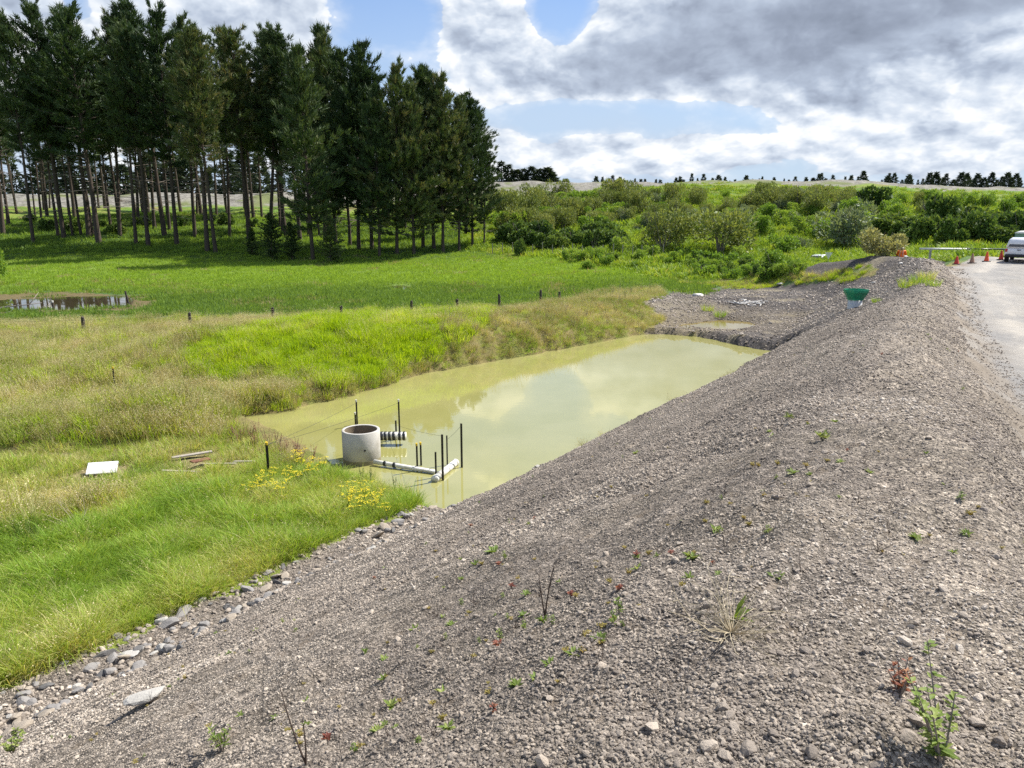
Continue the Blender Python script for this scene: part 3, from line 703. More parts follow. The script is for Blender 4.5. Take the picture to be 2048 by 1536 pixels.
P = pick(3000, Z_STRIP, 38, 75, cond=lambda x, y, h: zone_of(x, y, h) != 2, seed=108)
cover('strip_grass', P, t_lime[:1] + t_mix + t_brown[:1], .35, .75, 10, 'green growth below the dark gravel mound past the funnel')
rim = lambda x, y, h: (np.abs(st(x, y)[1] + .1) < .5) & (st(x, y)[0] > 16.5) & (st(x, y)[0] < 35) & (fbm(x * .8, y * .8, 66, 3) > .44) & (h > .05)
P = pick(420, None, 14, 60, cond=rim, seed=109)
cover('shore_weeds', P, t_mix + t_brown, .3, .75, 11, 'thin green and brown weeds along the gravel waterline')

# stones of the embankment
def stone_mat(name, stops):
    m, g, o = new_mat(name); p = g.new('ShaderNodeBsdfPrincipled'); p.inputs['Roughness'].default_value = .9; p.inputs['Specular IOR Level'].default_value = .2
    c = g.new('ShaderNodeTexCoord').outputs['Object']; oi = g.new('ShaderNodeObjectInfo')
    k = g.m('ADD', g.m('MULTIPLY', g.attr('tint', 'INSTANCER'), .8), g.m('MULTIPLY', g.noise(c, 6.0, 5, .65), .3))
    g.put(p.inputs['Base Color'], g.ramp(k, stops)); bn = g.new('ShaderNodeBump'); bn.inputs['Strength'].default_value = .5; bn.inputs['Distance'].default_value = .05
    g.put(bn.inputs['Height'], g.noise(c, 9.0, 6, .7)); g.put(p.inputs['Normal'], bn.outputs[0]); g.t.links.new(p.outputs[0], o.inputs[0]); return m
m_stone = stone_mat('gravel_stone', [(0, (.155, .132, .112)), (.3, (.30, .256, .212)), (.6, (.42, .358, .292)), (.85, (.54, .466, .38)), (1, (.66, .59, .50))])
stones = [stone_mesh('stone', m_stone, s, 1 if s > 2 else 2, flat=.6) for s in range(6)]
def gravel_spots(n, rmin, rmax, seed): return pick(n, None, rmin, rmax, cond=lambda x, y, h: (zone_of(x, y, h) == 1) & (h > .02) & (fbm(x * 1.1, y * 1.1, 33, 4) > r_thr), seed=seed)
def put_stones(name, P, s0, s1, pw, seed, label, k=.0016):
    r = np.random.default_rng(seed); n = len(P); d = np.hypot(P[:, 0], P[:, 1])
    s = (s0 + (s1 - s0) * r.uniform(0, 1, n) ** pw); s = np.maximum(s, k * d * r.uniform(.7, 1.6, n))
    P = P.copy(); P[:, 2] += s * .10 + fine_at(P[:, 0], P[:, 1]) * (d < 30)
    return scatter(name, P, np.stack([r.normal(0, .35, n), r.normal(0, .35, n), r.uniform(0, 6.28, n)], 1), s, np.clip(r.uniform(0, 1, n) ** 1.3 * .8 + 1.1 * (fbm(P[:, 0] * .55, P[:, 1] * .55, 73, 4) - .42), 0, 1), r.integers(0, len(stones), n), stones, label, 'gravel')
r_thr = -1
put_stones('gravel', gravel_spots(190000, 1.3, 11, 201), .006, .024, 3.2, 1, 'loose grey brown gravel strewn over the embankment')
r_thr = 0.1
put_stones('gravel', gravel_spots(65000, 7, 62, 202), .015, .05, 3.0, 2, 'scattered stones over the far half of the embankment', k=.0019)
r_thr = 0.0
put_stones('gravel', gravel_spots(1100, 1.5, 22, 203), .03, .065, 3.0, 3, 'larger loose stones dotted over the embankment')
toe = lambda x, y, h: (np.abs(st(x, y)[1] - .25) < .85 - .5 * sm(8, 16, st(x, y)[0])) & (st(x, y)[0] > 0) & (st(x, y)[0] < 16.5) & (h > .03)
P = pick(2200, None, 8, 20, cond=toe, seed=204)
put_stones('rubble', P, .025, .12, 2.6, 4, 'strip of broken rock along the toe of the gravel embankment')
edge = lambda x, y, h: (np.abs(st(x, y)[1] - np.interp(st(x, y)[0], CR[:, 0], CR[:, 1]) - 1.5) < .9)
put_stones('gravel', pick(9000, None, 4, 60, cond=lambda x, y, h: edge(x, y, h) & (st(x, y)[0] < 80) & (st(x, y)[0] > -2) & (x > 1), seed=206), .01, .04, 3.0, 6, 'loose stones shed on to the road along the embankment edge', k=.0016)
P = pick(700, Z_SHELF, 40, 66, cond=lambda x, y, h: h > .12, seed=205)
put_stones('rubble', P, .06, .28, 3.0, 5, 'broken rock and clods on the flat beyond the pond')
# ------------------------------------------------------------------ trees
m_bark = pbr('pine_bark', (.085, .068, .055), .95, var=.45, scale=3.0, bump=.6, spec=.1)
m_twig = pbr('dead_twig', (.24, .205, .175), .95, var=.3, scale=3.0, spec=.1)
m_needle = leaf_mat('pine_needles', [(0, (.018, .038, .016)), (.42, (.050, .090, .032)), (.72, (.105, .145, .05)), (1, (.23, .19, .085))], .18, .65, inst=False)
m_needle2 = leaf_mat('far_needles', [(0, (.025, .042, .022)), (.5, (.042, .065, .032)), (1, (.06, .085, .04))], .15, .7, inst=False)
def pine_meshes(seed, H, cb, rad, tuft_n=20, step=1.05, dead=44, topsharp=.8):
    """a pine: bare tapering trunk with dead twigs, whorls of upswept limbs carrying brushes of needles"""
    r = np.random.default_rng(seed); T = MB(); C = MB()
    bend = [np.array([r.normal(0, .22) * k, r.normal(0, .22) * k]) for k in np.linspace(0, 1, 9)]
    def axis(z):
        f = np.clip(z / H, 0, 1) * 8; i = int(min(f, 7.999)); q = f - i; p = bend[i] * (1 - q) + bend[i + 1] * q
        return np.array([p[0], p[1], z])
    r0 = H * .0105
    T.tube([axis(-.5)] + [axis(H * k / 10) for k in range(11)], [r0 * 1.35] + [r0 * max(.06, 1 - .93 * k / 10) * (1.12 if k == 0 else 1) for k in range(11)], 9)
    for _ in range(dead):
        z = r.uniform(.12, cb + .18) * H; a = r.uniform(0, 6.28); L = r.uniform(.8, 3.8); p = axis(z); d = np.array([math.cos(a), math.sin(a), r.uniform(-.25, .35)])
        T.tube([p, p + d * L * .5, p + d * L + np.array([0, 0, r.uniform(-.3, .2)])], [.04, .028, .01], 3, 1, cap=False)
    NV, NF, NR = [], [], []
    z = cb * H
    while z < H * .985:
        f = (z - cb * H) / (H * (1 - cb)); prof = (1 - f) ** topsharp * min(1, .45 + 2.2 * f)
        for k in range(int(r.integers(3, 6))):
            a = r.uniform(0, 6.28); L = max(.5, rad * prof * r.choice([.5, .75, .95, 1.1, 1.3]) * r.uniform(.85, 1.15)); el = .05 + .85 * f + r.normal(0, .16); p = axis(z + r.uniform(-.3, .3))
            d0 = np.array([math.cos(a) * math.cos(el), math.sin(a) * math.cos(el), math.sin(el)])
            pts = [p + d0 * L * q + np.array([0, 0, .16 * L * q * q]) for q in (0, .5, 1)]
            C.tube(pts, [.055 * (1.2 - f), .035 * (1.2 - f), .012], 3, 1, cap=False)
            q = .30
            while q <= 1.01:
                c0 = p + d0 * L * q + np.array([0, 0, .16 * L * q * q]); side = (1.05 - .35 * q) * L * .42
                for sgn in (-1, 0, 1):
                    if r.uniform() < (.32 if sgn else .10): continue
                    lat = np.array([-d0[1], d0[0], 0]) * sgn * side * r.uniform(.3, 1.0); cc = c0 + lat + r.normal(0, .10, 3); dd = d0 + lat / (side + .3) * .5 + np.array([0, 0, .55]); dd /= np.linalg.norm(dd)
                    rn = r.uniform()
                    for _ in range(tuft_n):
                        e = dd + r.normal(0, .42, 3); e /= np.linalg.norm(e); LL = r.uniform(.45, .85); w = np.cross(e, r.normal(0, 1, 3)); w /= np.linalg.norm(w) + 1e-9; w *= r.uniform(.045, .085)
                        s0 = cc + r.normal(0, .10, 3) + dd * r.uniform(-.15, .45); b = len(NV)
                        NV += [s0 - w, s0 + w, s0 + e * LL]; NF.append((b, b + 1, b + 2)); NR += [rn * .6 + r.uniform(0, .4)] * 3
                q += step / L * r.uniform(.8, 1.2)
        z += r.uniform(.42, .72) * (H / 28) ** .5 * (1.15 - .4 * f)
    nb = len(C.v); C.add(NV, NF, 0)
    tm = T.mesh('trunk', [m_bark, m_twig], True); cm = C.mesh('crown', [m_needle, m_bark]); fattr(cm, 'rnd', [.5] * nb + NR)
    return tm, cm
def small_conifer(name, seed, H, rad, n=900, m=None):
    r = np.random.default_rng(seed); C = MB(); C.tube([(0, 0, -1), (0, 0, H)], [.18, .02], 5, 1)
    V, Fs, Rn = [], [], []
    for _ in range(n):
        f = r.uniform() ** 1.3; tier = (math.sin(f * H * 3.1 + seed) * .25 + .85); rr_ = rad * (1 - f) ** .85 * tier * math.sqrt(r.uniform(.1, 1)); a = r.uniform(0, 6.28)
        p = np.array([rr_ * math.cos(a), rr_ * math.sin(a), H * (.08 + .92 * f)]); e = np.array([math.cos(a), math.sin(a), .35]) + r.normal(0, .45, 3); e /= np.linalg.norm(e); w = np.cross(e, r.normal(0, 1, 3)); w /= np.linalg.norm(w); L = r.uniform(.5, 1.0) * rad * .42; b = len(V)
        V += [p - w * L * .22, p + w * L * .22, p + e * L]; Fs.append((b, b + 1, b + 2)); Rn += [r.uniform()] * 3
    nb = len(C.v); C.add(V, Fs, 0); me = C.mesh(name, [m or m_needle2, m_bark]); fattr(me, 'rnd', [.5] * nb + Rn); return me
def z_top(x, y, px, py):
    d = ray(px, py); return CAMZ + y * d[2] / d[1]
PT = [pine_meshes(s, 30, cb, rad, topsharp=.48) for s, cb, rad in ((1, .46, 4.7), (2, .40, 5.2), (3, .50, 4.4), (4, .37, 5.7), (21, .43, 4.3), (22, .48, 5.3))]
PB = [pine_meshes(s, 25, cb, rad, topsharp=.55) for s, cb, rad in ((5, .17, 5.2), (6, .22, 4.8), (7, .12, 5.6), (23, .19, 5.0))]
PF = [pine_meshes(s, 27, cb, 4.5, tuft_n=14, step=1.2, dead=10, topsharp=.6) for s, cb in ((8, .56), (9, .48), (10, .42))]
ORD = 'first second third fourth fifth sixth seventh eighth ninth tenth eleventh twelfth thirteenth fourteenth fifteenth sixteenth seventeenth eighteenth nineteenth twentieth'.split()
def pine(meshes, H0, x, y, z, H, label, group, wide=1.0, lean=0.02):
    t = empty('pine_tree', (x, y, z - .15), random.uniform(0, 6.28)); k = H / H0; t.scale = (k * wide, k * wide, k)
    t.rotation_euler.x, t.rotation_euler.y = random.gauss(0, lean), random.gauss(0, lean)
    obj('trunk', meshes[0], t); obj('crown', meshes[1], t)
    return tag(t, label, 'tree', group)
FRONT = [(-20, 476, 30), (6, 468, 32), (67, 487, 28), (128, 478, 12), (178, 474, 18), (198, 487, 26), (240, 472, 20), (272, 487, 48), (297, 492, 62), (330, 474, 4), (354, 490, 30),
         (390, 476, 44), (415, 504, 62), (432, 506, 78), (460, 474, 50), (499, 482, 66), (540, 480, 58), (572, 474, 64), (600, 482, 70)]
for i, (px, pb, pt) in enumerate(FRONT):
    x, y, z = ground_at(px, pb); zt = z_top(x, y, px, pt)
    pine(PT[(i * 5 + i // 6) % 6], 30, x, y, z, zt - z, ('tall bare trunked pine, %s from the left along the front of the grove' % ORD[i - 1]) if i else 'pine at the very left edge of the grove showing little but its crown', 'pines along the front of the grove', random.uniform(.75, 1.25), .04)
FLANK = [(626, 521, 100), (650, 486, 56), (672, 490, 74), (700, 492, 100), (718, 500, 126), (744, 498, 92), (759, 515, 170), (794, 509, 134), (828, 511, 170), (846, 498, 128), (868, 500, 150), (886, 506, 146), (918, 502, 196), (945, 496, 200), (968, 490, 270)]
for i, (px, pb, pt) in enumerate(FLANK):
    x, y, z = ground_at(px, pb); zt = z_top(x, y, px, pt)
    pine(PB[(i * 3 + i // 4) % 4], 25, x, y, z, zt - z, 'dark pine branched nearly to the ground, %s from the right end of the grove' % ORD[len(FLANK) - 1 - i], 'low branched pines on the right flank of the grove', random.uniform(.85, 1.1))
for i in range(100):
    u = -.74 + .70 * ((i * .618034) % 1) + random.gauss(0, .012); y = random.uniform(126, 196); x = u * y; z = hz(x, y)
    if u > -.2 and y > 168: continue
    pine(PF[i % 3], 27, x, y, z, random.uniform(24, 29) if u < -.25 else random.uniform(19, 23), 'slender dark pine standing deep inside the grove behind the front trunks', 'pines deep inside the grove', random.uniform(.7, 1.25), .035)
for k, (px, pb, pt, lab) in enumerate([(545, 520, 425, 'dense dark young conifer under the pines, left of the lone thick trunk'), (585, 522, 440, 'dense dark young conifer in the middle of the dark thicket at the grove front'),
                                     (662, 525, 430, 'dense dark young conifer beside the trunk at the grove front, nearest the sunlit grass'), (505, 512, 450, 'small dark young conifer at the left end of the thicket under the pines')]):
    x, y, z = ground_at(px, pb); h = z_top(x, y, px, pt) - z
    t = empty('young_conifer', (x, y, z - .8), k * 1.7); t.scale = (h / 25 * 1.55, h / 25 * 1.45, h / 25 * 1.1)
    obj('trunk', PB[k][0], t); obj('crown', PB[k][1], t); tag(t, lab, 'tree', 'young conifers under the pines')
FAR = [small_conifer('skyline_conifer', 40 + k, 8, 2.4 + .5 * k, 700) for k in range(3)]
def far_tree(px, pt, d, lab, grp, wide=1.0, mesh=None):
    dd = ray(px, 365); x, y = d * dd[0] / dd[1], d; z = hz(x, y); H = max(2.0, z_top(x, y, px, pt) - z)
    o = obj('skyline_tree', mesh or random.choice(FAR), None, (x, y, z - .3)); o.scale = (H / 8 * wide, H / 8 * wide, H / 8); o.rotation_euler.z = random.uniform(0, 6)
    tag(o, lab, 'tree', grp)
for px, pt in [(1192, 352), (1205, 353), (1225, 350), (1240, 353), (1270, 356), (1290, 357), (1312, 358), (1352, 354), (1360, 352), (1383, 346), (1395, 355), (1407, 347), (1425, 355), (1437, 349), (1450, 353), (1470, 358), (1492, 350), (1505, 357), (1524, 352), (1548, 354), (1568, 356), (1590, 352), (1612, 354), (1637, 347), (1642, 345), (1665, 349), (1690, 352), (1702, 350), (1716, 352)]:
    if px % 3: far_tree(px + random.uniform(6, 16), random.uniform(354, 362), 276, 'tiny dark conifer on the skyline along the crest of the pale earth bank', 'small conifers along the skyline', random.uniform(1.0, 1.8))
    far_tree(px, pt, 272 + random.uniform(-4, 14), 'tiny dark conifer on the skyline along the crest of the pale earth bank', 'small conifers along the skyline', random.uniform(.7, 1.2))
far_tree(1726, 341, 268, 'tallest dark conifer on the skyline, above the shrubby middle of the hillside', 'small conifers along the skyline', 1.2)
for k in range(30):
    far_tree(-60 + 34 * ((k * 11) % 30) + random.uniform(-12, 12), random.uniform(300, 345), random.uniform(262, 300), 'far dark pine beyond the grey ridge seen between the grove trunks', 'far pines beyond the ridge', random.uniform(1.1, 1.7))
for px, pt in [(1003, 322), (1018, 328), (1034, 338), (1048, 336), (1062, 332), (1078, 337), (1094, 334), (1104, 344), (1132, 356)]: far_tree(px, pt, 262, 'dark broad pine in the clump on the ridge just right of the grove', 'pine clump on the ridge', 2.0)
for k in range(64):
    px = 1760 + k * 10.5 + random.uniform(-5, 5)
    far_tree(px, random.choice([345, 350, 356, 362, 348, 358]) - (4 if k > 10 else 0), 268 + random.uniform(-10, 14), 'dark spiky conifer in the plantation row behind the right of the hill', 'conifer plantation behind the hill', random.uniform(.9, 1.4))

# ------------------------------------------------------------------ shrubs
def shrub_mesh(name, m, seed, n=2200, leaf=.05, nb=9, wisp=0.0, h=.8, stems=12):
    r = np.random.default_rng(seed); C = MB(); V, Fs, Rn = [], [], []
    for k in range(stems):
        a = r.uniform(0, 6.28); q = r.uniform(.1, .4); C.tube([(0, 0, -.1), (math.cos(a) * q * .5, math.sin(a) * q * .5, h * .4), (math.cos(a) * q, math.sin(a) * q, h * r.uniform(.6, .95))], [.014, .009, .004], 3, 1, cap=False)
    bl = [(r.uniform(0, 6.28), math.sqrt(r.uniform()) * .34, r.uniform(.18, .72) * h, r.uniform(.11, .22)) for _ in range(nb)]
    for _ in range(n):
        a, q, z, s_ = bl[r.integers(nb)]; e = r.normal(0, 1, 3); e /= np.linalg.norm(e); e *= s_ * r.uniform(.45, 1.0) ** .5
        p = np.array([math.cos(a) * q, math.sin(a) * q, z]) + e * np.array([1, 1, 1 + wisp]); p[2] = max(p[2], .01)
        if wisp: p += np.array([p[0], p[1], 0]) * .25 * (p[2] - .3)
        d = e / s_ + r.normal(0, .7, 3) + np.array([0, 0, .3 + wisp]); d /= np.linalg.norm(d); w = np.cross(d, r.normal(0, 1, 3)); w /= np.linalg.norm(w) + 1e-9; L = leaf * r.uniform(.6, 1.4); w = w * L * (.42 if not wisp else .22); b = len(V)
        V += [p, p + d * L * .5 + w, p + d * L, p + d * L * .5 - w]; Fs.append((b, b + 1, b + 2, b + 3)); Rn += [r.uniform()] * 4
    nb_ = len(C.v); C.add(V, Fs, 0); me = C.mesh(name, [m, m_twig]); fattr(me, 'rnd', [.5] * nb_ + Rn); return me
m_olive = leaf_mat('olive_leaves', [(0, (.10, .14, .04)), (.5, (.20, .25, .075)), (1, (.34, .36, .13))], .3, inst=False)
m_dark = leaf_mat('dark_leaves', [(0, (.05, .095, .03)), (.5, (.11, .185, .045)), (1, (.22, .29, .07))], .28, inst=False, gloss=.15)
m_grey = leaf_mat('grey_leaves', [(0, (.10, .14, .085)), (.5, (.19, .245, .14)), (1, (.33, .38, .25))], .3, inst=False)
m_fresh = leaf_mat('fresh_leaves', [(0, (.10, .19, .03)), (.5, (.20, .33, .05)), (1, (.37, .46, .09))], .35, inst=False)
m_pale = leaf_mat('pale_plumes', [(0, (.16, .18, .07)), (.5, (.34, .34, .16)), (1, (.56, .54, .32))], .3, inst=False)
SH = {'olive': [shrub_mesh('shrub', m_olive, s, 3000, .062, 10, .8, .95) for s in (1, 2, 3)], 'dark': [shrub_mesh('shrub', m_dark, s, 2600, .07, 9, 0, .75) for s in (4, 5)],
      'grey': [shrub_mesh('shrub', m_grey, s, 3200, .065, 11, .3, .85) for s in (6, 7)], 'fresh': [shrub_mesh('shrub', m_fresh, s, 2600, .07, 10, .2, .8) for s in (8, 9)], 'pale': [shrub_mesh('shrub', m_pale, 10, 2600, .08, 8, .6, .8)]}
def put_shrub(px, pb, w, kind, lab, grp, tall=1.0, name='shrub'):
    x, y, z = ground_at(px, pb); k = w * y / F * 1.12
    o = obj(name, random.choice(SH[kind]), None, (x, y, z - .05 * k)); o.scale = (k, k, k * tall * random.uniform(.9, 1.1)); o.rotation_euler.z = random.uniform(0, 6.28)
    return tag(o, lab, 'shrub', grp)
UNI = [(1690, 492, 105, 'grey', 'large silvery grey green shrub at the foot of the hill above the white ute', .9), (1560, 508, 62, 'fresh', 'rounded leafy bush on the grass left of the white ute', .8), (1600, 498, 40, 'grey', 'pale glossy bush tucked behind the rounded bush near the white ute', .8),
       (1765, 512, 80, 'pale', 'bush with pale cream plumes behind the person in orange', .8), (1735, 425, 78, 'dark', 'isolated dark green shrub high on the hill below the pale bank', .9), (1290, 396, 26, 'dark', 'small round black green bush alone on the brown top of the hill', .9),
       (1850, 408, 36, 'fresh', 'small upright shrub alone on the upper right hillside', 1.1), (1040, 512, 26, 'dark', 'narrow dark leaf smothered stump at the edge of the paddock', 1.9), (1440, 508, 130, 'olive', 'broad wispy olive shrub in the middle of the lower hillside', .75), (1325, 500, 100, 'olive', 'wide olive shrub left of the broad wispy one on the lower hillside', .8),
       (1470, 460, 60, 'grey', 'pale grey tipped shrub in the gully at mid hill', .8), (1225, 525, 26, 'dark', 'small dark clump of leaves standing in the paddock edge', .9)]
for px, pb, w, kd, lab, tall in UNI: put_shrub(px, pb, w, kd, lab, None, tall)
BANDS = [(1480, 1690, 408, 430, 14, 36, 52, 'olive', 'wispy olive shrub in the band along the brow of the hill', 'olive shrubs along the brow'),
         (1000, 1160, 412, 470, 22, 36, 62, 'olive', 'olive green shrub on the slope right of the pine grove', 'olive shrubs beside the grove'),
         (1010, 1240, 415, 478, 20, 34, 56, 'fresh', 'fresh green leafy shrub on the slope right of the pine grove', 'green shrubs beside the grove'),
         (1180, 1400, 398, 480, 20, 30, 52, 'olive', 'olive shrub scattered over the middle of the hillside', 'olive shrubs in the middle of the hillside'),
         (1000, 1240, 478, 502, 16, 40, 62, 'dark', 'dark glossy shrub in the row along the old fence at the foot of the hill', 'dark shrubs along the old fence'),
         (1240, 1700, 400, 470, 20, 18, 40, 'grey', 'small greyish shrub dotted on the green hillside', 'small greyish shrubs on the hillside'),
         (1180, 1800, 395, 475, 46, 14, 34, 'fresh', 'small yellow green bush among the growth on the open hillside', 'small green bushes on the hillside'),
         (1160, 1850, 392, 470, 40, 16, 36, 'olive', 'small wispy olive bush among the growth on the open hillside', 'small olive bushes on the hillside'),
         (1500, 1800, 430, 480, 12, 36, 60, 'fresh', 'mounded green shrub in the hollow of the hillside', 'green mounds on the hillside'),
         (1800, 2130, 452, 490, 24, 50, 76, 'dark', 'big dark shrub massed along the right side of the hill', 'dark shrubs massed on the right'),
         (1760, 2000, 465, 495, 9, 60, 90, 'dark', 'dark shrub behind the long pipe', 'dark shrubs behind the pipe'),
         (1850, 2120, 408, 428, 12, 26, 40, 'fresh', 'yellowish green bush on the upper right of the hill', 'yellowish bushes on the upper right'),
         (1130, 1500, 505, 545, 18, 26, 46, 'fresh', 'leafy weed bush at the ragged edge of the paddock', 'weed bushes at the paddock edge'),
         (1380, 1600, 535, 562, 14, 36, 56, 'fresh', 'leafy green bush beyond the far end of the pond', 'green bushes beyond the pond'),
         (1390, 1560, 525, 560, 7, 28, 42, 'dark', 'dark leafy bush beyond the far end of the pond', 'dark bushes beyond the pond'),
         (20, 600, 440, 470, 12, 24, 40, 'dark', 'small dark shrub on the shaded floor of the grove', 'shrubs on the grove floor')]
for x0, x1, y0, y1, n, w0, w1, kd, lab, grp in BANDS:
    for k in range(n):
        put_shrub(x0 + (x1 - x0) * ((k * .618034 + .13) % 1), random.uniform(y0, y1), random.uniform(w0, w1), kd, lab, grp, random.uniform(.75, 1.1))
o = put_shrub(-14, 566, 60, 'fresh', 'leafy shrub poking in at the left edge beside the paddock', None, 1.3)
# ------------------------------------------------------------------ things round the pond
m_conc = pbr('concrete', (.46, .44, .40), .9, var=.12, scale=5.0, bump=.25, dirt=(.22, .19, .14), dirt_amt=.55)
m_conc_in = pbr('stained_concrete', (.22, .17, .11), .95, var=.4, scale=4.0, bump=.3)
m_black = pbr('black_steel', (.022, .020, .018), .6, var=.3, spec=.4)
m_yellow = pbr('yellow_cap', (.75, .52, .03), .6)
m_white = pbr('white_pvc', (.72, .71, .66), .45, var=.06, dirt=(.35, .31, .2), dirt_amt=.45)
m_rope = pbr('rope', (.05, .05, .045), .9)
m_blackpl = pbr('black_plastic', (.02, .022, .025), .35, spec=.5)
m_post = pbr('dark_timber', (.07, .058, .048), .95, var=.4, scale=12, bump=.5)
m_grey_t = pbr('weathered_timber', (.33, .29, .24), .95, var=.35, scale=10, bump=.5)
m_rust = pbr('rust', (.16, .07, .04), .9, var=.4)
# concrete manhole ring
fx, fy = at_z(717, 933, 0.0); RAD = 76.5 / 2 / F * (fy * cp + CAMZ * sp); RX, RY = fx, fy + RAD
RH = z_top(RX, RY - RAD, 717, 869)
ring = empty('concrete_ring', (RX, RY, 0))
MB().lathe([(RAD - .075, -.5), (RAD, -.5), (RAD, RH - .012), (RAD - .012, RH), (RAD - .063, RH), (RAD - .075, RH - .012)], 56).build('ring_wall', m_conc, ring, True)
MB().lathe([(RAD + .003, -.1), (RAD + .003, .05), (RAD + .0028, .09), (RAD + .0005, .12)], 56).build('silt_line', pbr('silt', (.24, .21, .12), .95, var=.3, scale=9), ring, True)
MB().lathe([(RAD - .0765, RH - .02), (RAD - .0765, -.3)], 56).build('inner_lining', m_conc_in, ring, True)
MB().tube([(RAD * .35, -RAD * .925, RH * .48), (RAD * .36, -RAD * .945, RH * .48)], .028, 10).build('lifting_hole', m_black, ring)
tag(ring, 'round grey concrete manhole ring standing in the pond corner', 'concrete ring')
def w3(px, py, z=0.0):
    x, y = at_z(px, py, z); return Vector((x, y, z))
def stake(px, pb, pt, lab, cap=None, z=None, thick=.028, name='steel_stake', lean=0.0, grp=None, pxt=None):
    if z is None: x, y = at_z(px, pb, 0.0); z = 0.0
    else: x, y, z = ground_at(px, pb)
    H = z_top(x, y, px, pt) - z
    t = empty(name, (x, y, z), random.uniform(0, 3)); dx = ((pxt or px) - px) * y / F
    b = MB(); fl = thick
    for k in range(3):
        a = k * 2.094; c, s_ = math.cos(a), math.sin(a); n = (-s_ * .005, c * .005)
        V = [(n[0] + c * q * fl + (dx if zz else 0), n[1] + s_ * q * fl, zz) for zz in (-.5, H) for q in (0, 1)] + [(-n[0] + c * q * fl + (dx if zz else 0), -n[1] + s_ * q * fl, zz) for zz in (-.5, H) for q in (0, 1)]
        b.add(V, [(0, 1, 3, 2), (4, 6, 7, 5), (1, 5, 7, 3), (2, 3, 7, 6)])
    t.rotation_euler.z = 0.0
    b.build('shaft', m_black, t)
    if cap: MB().tube([(dx, 0, H - .05), (dx, 0, H + .025)], [fl * .9, fl * 1.0], 8).build('cap', m_yellow if cap == 'y' else m_white, t)
    return tag(t, lab, 'stake', grp or 'steel stakes round the pond outlet')
stake(714.5, 852, 801, 'tall black stake behind the concrete ring, the taller of the pair', 'w')
stake(711, 850, 826, 'short black stake close behind the concrete ring, beside a taller one', 'w')
stake(797, 879, 800, 'tall black stake at the banded float behind the concrete ring', 'w', pxt=799.5)
stake(792.5, 879, 841, 'short black stake pinning the banded float behind the concrete ring')
stake(834.5, 942, 888, 'yellow capped stake touching the white outlet pipe, left of its pair', 'y')
stake(842, 931, 886, 'yellow capped stake just behind the white outlet pipe, right of its pair', 'y')
stake(868, 955, 904, 'short plain black stake at the near end of the white float', pxt=872)
stake(885.5, 961, 869, 'thickest black stake, in front of the white float', thick=.034)
stake(893, 930, 871, 'slim black stake behind the middle of the white float', thick=.022, pxt=894.5)
stake(919, 935, 847, 'tallest black stake, past the far end of the white float', thick=.034, pxt=923.5)
stake(231, 784, 735, 'lone black stake with a yellow cap on the grassy mound', 'y', z=1, grp='stakes on the grass')
stake(537.5, 952, 886, 'black stake with a yellow top on the shore by the ragwort', 'y', z=1, thick=.036, grp='stakes on the grass')
# decant pipes
p0, p1, pm = w3(752, 924, .10), w3(872, 944, .06), w3(905, 928, .06)
t = empty('outlet_pipe', p0); L = (p1 - p0)
MB().tube([-L * .03, L * .15, L * .985], [.068, .062, .055], 14).build('pipe', m_white, t, True)
for q in (.15, .31): MB().tube([L * (q - .012), L * (q + .03)], .074, 14).build('band', m_blackpl, t, True)
MB().tube([L * .62, L * .645], .066, 14).build('coupling', m_white, t, True)
tag(t, 'long white plastic pipe running from the concrete ring to the float', 'pipe')
a_, b_ = w3(870, 958, .07), w3(911, 925, .07)
t = empty('float_pipe', a_); L = b_ - a_
MB().tube([L * .0, L * .985], .092, 18).build('pipe', m_white, t, True)
MB().tube([-L * .025, L * .035], .102, 18).build('end_cap', m_white, t, True); MB().tube([L * .95, L * 1.01], .102, 18).build('end_cap', m_white, t, True)
for q in (.16, .55): MB().tube([L * q, L * (q + .02)], .099, 18).build('band', m_grey_t, t, True)
tag(t, 'thick white float pipe lying across the end of the outlet pipe', 'pipe')
a_, b_ = w3(752, 872, .26), w3(812, 872, .26)
a_, b_ = Vector((a_.x, a_.y, .26)), Vector((b_.x, b_.y, .26))
t = empty('float_pipe', a_); L = b_ - a_
MB().tube([L * 0, L], .125, 18).build('pipe', m_white, t, True)
for q in (.04, .16, .28, .42, .56, .76, .90): MB().tube([L * q, L * (q + .085)], .136, 18).build('band', m_blackpl, t, True)
for q in (.2, .34, .5, .66, .8): MB().tube([L * q + Vector((0, -.13, .02)), L * (q + .02) + Vector((0, -.14, -.22))], .008, 5).build('tie', m_rope, t)
tag(t, 'white float pipe wrapped in black bands behind the concrete ring', 'pipe')
a_, b_ = w3(684, 931, .0), w3(636, 941, .0); L = b_ - a_
t = MB(); nseg = 26
t.tube([L * (k / nseg) + Vector((0, 0, .02)) for k in range(nseg + 1)], [.075 if k % 2 else .062 for k in range(nseg + 1)], 12)
tag(t.build('corrugated_pipe', m_blackpl, None, True, a_), 'black corrugated pipe half sunk beside the concrete ring', 'pipe')
def rope(pts, lab, r_=.006, sag=.1):
    P = [Vector(p) for p in pts]; out = []
    for a, b in zip(P[:-1], P[1:]):
        for k in range(12): f = k / 12; q = a.lerp(b, f); q.z -= sag * 4 * f * (1 - f); out.append(q - P[0])
    out.append(P[-1] - P[0]); tag(MB().tube(out, r_, 4).build('rope', m_rope, None, False, P[0]), lab, 'rope')
def top_of(px, pb, pt):
    x, y = at_z(px, pb, 0); return Vector((x, y, z_top(x, y, px, pt)))
gxs, gys, gzs = ground_at(537.5, 952); sh = Vector((gxs, gys, z_top(gxs, gys, 537, 890)))
rope([sh, top_of(714.5, 852, 806)], 'thin black rope from the shore stake to the stakes behind the ring', .004, .05)
